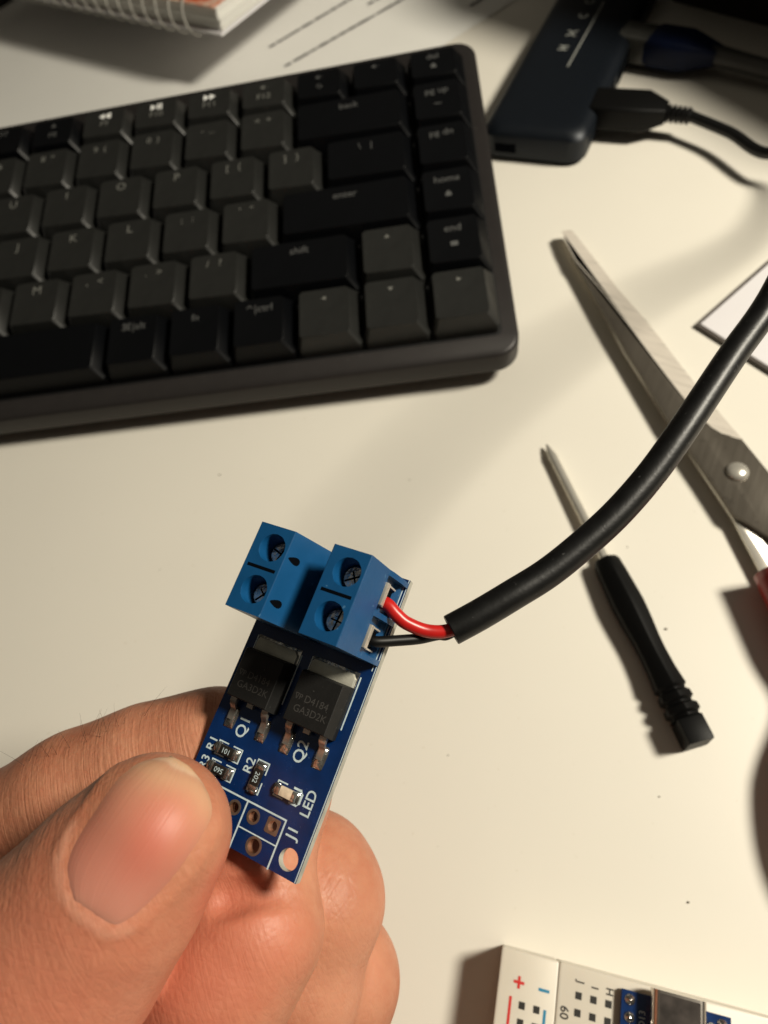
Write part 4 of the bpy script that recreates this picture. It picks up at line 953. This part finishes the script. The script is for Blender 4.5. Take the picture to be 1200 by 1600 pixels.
    b3 = n.new('ShaderNodeBump'); b3.inputs['Strength'].default_value = .22; b3.inputs['Distance'].default_value = .0005; l.new(n3.outputs['Fac'], b3.inputs['Height']); l.new(b2.outputs['Normal'], b3.inputs['Normal'])
    l.new(b3.outputs['Normal'], p.inputs['Normal'])
    return m
RED = (.52, .125, .075)
SPOTS = [(dep(345, 1385, .0655), .0055, RED, .6), (dep(300, 1480, .070), .0140, RED, .30), (dep(240, 1600, .070), .016, RED, .45), (dep(80, 1500, .058), .016, RED, .28), (dep(380, 1370, .075), .006, RED, .35), (dep(410, 1480, .071), .008, (.58, .18, .11), .4),
         (dep(560, 1500, .086), .012, (.60, .28, .175), .4), (dep(60, 1560, .058), .012, (.56, .20, .125), .3)]
me.materials.append(skin_mat('skin'))
# nail
nm = bpy.data.materials.new('nail'); nm.use_nodes = True; n = nm.node_tree.nodes; l = nm.node_tree.links; p = n['Principled BSDF']
p.inputs['Roughness'].default_value = .46; inp(p, 'Specular IOR Level', .32); inp(p, 'Subsurface Weight', .2); p.inputs['Subsurface Radius'].default_value = (.002, .0008, .0005); inp(p, 'Subsurface Scale', 1.0)
uvn = n.new('ShaderNodeUVMap'); uvn.uv_map = 'UVMap'; sx = n.new('ShaderNodeSeparateXYZ'); l.new(uvn.outputs['UV'], sx.inputs[0])
nzz = n.new('ShaderNodeTexNoise'); nzz.inputs['Scale'].default_value = 3; l.new(uvn.outputs['UV'], nzz.inputs['Vector'])
ad = n.new('ShaderNodeMath'); ad.operation = 'MULTIPLY_ADD'; l.new(nzz.outputs['Fac'], ad.inputs[0]); ad.inputs[1].default_value = .14; l.new(sx.outputs['Y'], ad.inputs[2])
cr = n.new('ShaderNodeValToRGB'); cr.color_ramp.interpolation = 'B_SPLINE'
els = cr.color_ramp.elements; els[0].position = .04; els[0].color = (.52, .27, .19, 1); els[1].position = 1.0; els[1].color = (.56, .33, .195, 1)
for ps, c in ((.16, (.47, .20, .145)), (.40, (.46, .165, .115)), (.58, (.48, .19, .125)), (.74, (.52, .26, .16)), (.86, (.55, .315, .19)), (.915, (.47, .23, .14)), (.945, (.62, .43, .30))): e_ = els.new(ps); e_.color = (*c, 1)
l.new(ad.outputs[0], cr.inputs['Fac'])
vm = n.new('ShaderNodeVectorMath'); vm.operation = 'DISTANCE'; l.new(uvn.outputs['UV'], vm.inputs[0]); vm.inputs[1].default_value = (.60, .50, 0)
mr = n.new('ShaderNodeMapRange'); mr.interpolation_type = 'SMOOTHSTEP'; mr.inputs['From Min'].default_value = .34; mr.inputs['From Max'].default_value = .0; mr.inputs['To Max'].default_value = .42; l.new(vm.outputs['Value'], mr.inputs['Value'])
mx = n.new('ShaderNodeMix'); mx.data_type = 'RGBA'; l.new(mr.outputs['Result'], mx.inputs[0]); l.new(cr.outputs['Color'], mx.inputs[6]); mx.inputs[7].default_value = (.55, .10, .065, 1); l.new(mx.outputs[2], p.inputs['Base Color'])
wv = n.new('ShaderNodeMapping'); wv.inputs['Scale'].default_value = (46, 2.0, 1); l.new(uvn.outputs['UV'], wv.inputs['Vector']); nw = n.new('ShaderNodeTexNoise'); nw.inputs['Scale'].default_value = 1; l.new(wv.outputs['Vector'], nw.inputs['Vector'])
bp = n.new('ShaderNodeBump'); bp.inputs['Strength'].default_value = .35; bp.inputs['Distance'].default_value = .0001; l.new(nw.outputs['Fac'], bp.inputs['Height']); l.new(bp.outputs['Normal'], p.inputs['Normal'])
vs = []; top = []
for i, s in enumerate(gs):
    for j, t in enumerate(gt):
        k = i * NT + j; e1 = 1 - abs(t) ** 4; e2 = 1 if s > 0 else 1 - abs(s) ** 8
        lift = -.0003 + .00065 * min(e1, e2) if s < .75 else -.0003 + .00065 * e1 + .00012 * (s - .75) * 4
        if s > .97: lift = .00025
        top.append(nP[k] + nN[k] * lift); vs.append(top[-1])
vs += [top[k] - nN[k] * .00055 for k in range(len(top))]
fs = []; K = len(top)
for i in range(NG - 1):
    for j in range(NT - 1):
        a = i * NT + j; fs.append((a, a + 1, a + NT + 1, a + NT)); fs.append((K + a, K + a + NT, K + a + NT + 1, K + a + 1))
for i in range(NG - 1):
    for j in (0, NT - 1): a = i * NT + j; fs.append((a, a + NT, K + a + NT, K + a))
for j in range(NT - 1):
    for i in (0, NG - 1): a = i * NT + j; fs.append((a, a + 1, K + a + 1, K + a))
nme = bpy.data.meshes.new('fingernail'); nme.from_pydata([tuple(v) for v in vs], [], fs); nme.update(); uvl = nme.uv_layers.new(name='UVMap')
for lp in nme.loops:
    k = lp.vertex_index % K; uvl.data[lp.index].uv = ((k % NT) / (NT - 1), (k // NT) / (NG - 1))
bm = bmesh.new(); bm.from_mesh(nme); bmesh.ops.recalc_face_normals(bm, faces=bm.faces); bm.to_mesh(nme); bm.free()
nme.polygons.foreach_set('use_smooth', [True] * len(nme.polygons)); nme.set_sharp_from_angle(angle=math.radians(50)); nme.materials.append(nm)
no = bpy.data.objects.new('fingernail', nme); S.collection.objects.link(no); no.parent = hand
# fine hairs along the index finger
mm('hair', (.03, .02, .012), .5)
mb = MB(); rnd = random.Random(3)
hp = []
for _ in range(18):
    u = rnd.uniform(-20, 225); t_ = 1208 - (u + 5) * .50 + max(0, u - 60) * .10
    hp.append((u, t_ + rnd.uniform(3, 16)))
hpts = march(hp); hn = grad(hpts)
ax_ = np.array(D(300, 1180, 80)) - np.array(D(0, 1300, 80)); ax_ /= np.linalg.norm(ax_)
for P_, N_ in zip(hpts, hn):
    if np.linalg.norm(P_ - CAM) > .12: continue
    L_ = rnd.uniform(.002, .0046); q = []
    dr = N_ * .8 + ax_ * rnd.uniform(-.1, .9); dr /= np.linalg.norm(dr); bend = ax_ * rnd.uniform(-.3, .6)
    for k in range(6): t = k / 5; q.append(tuple(P_ - N_ * .0002 + dr * L_ * t + bend * L_ * t * t * .5))
    mb.tube(q, [.000020 * (1 - .7 * k / 5) for k in range(6)], 4)
ho = mb.build('hair', M['hair'], hand)
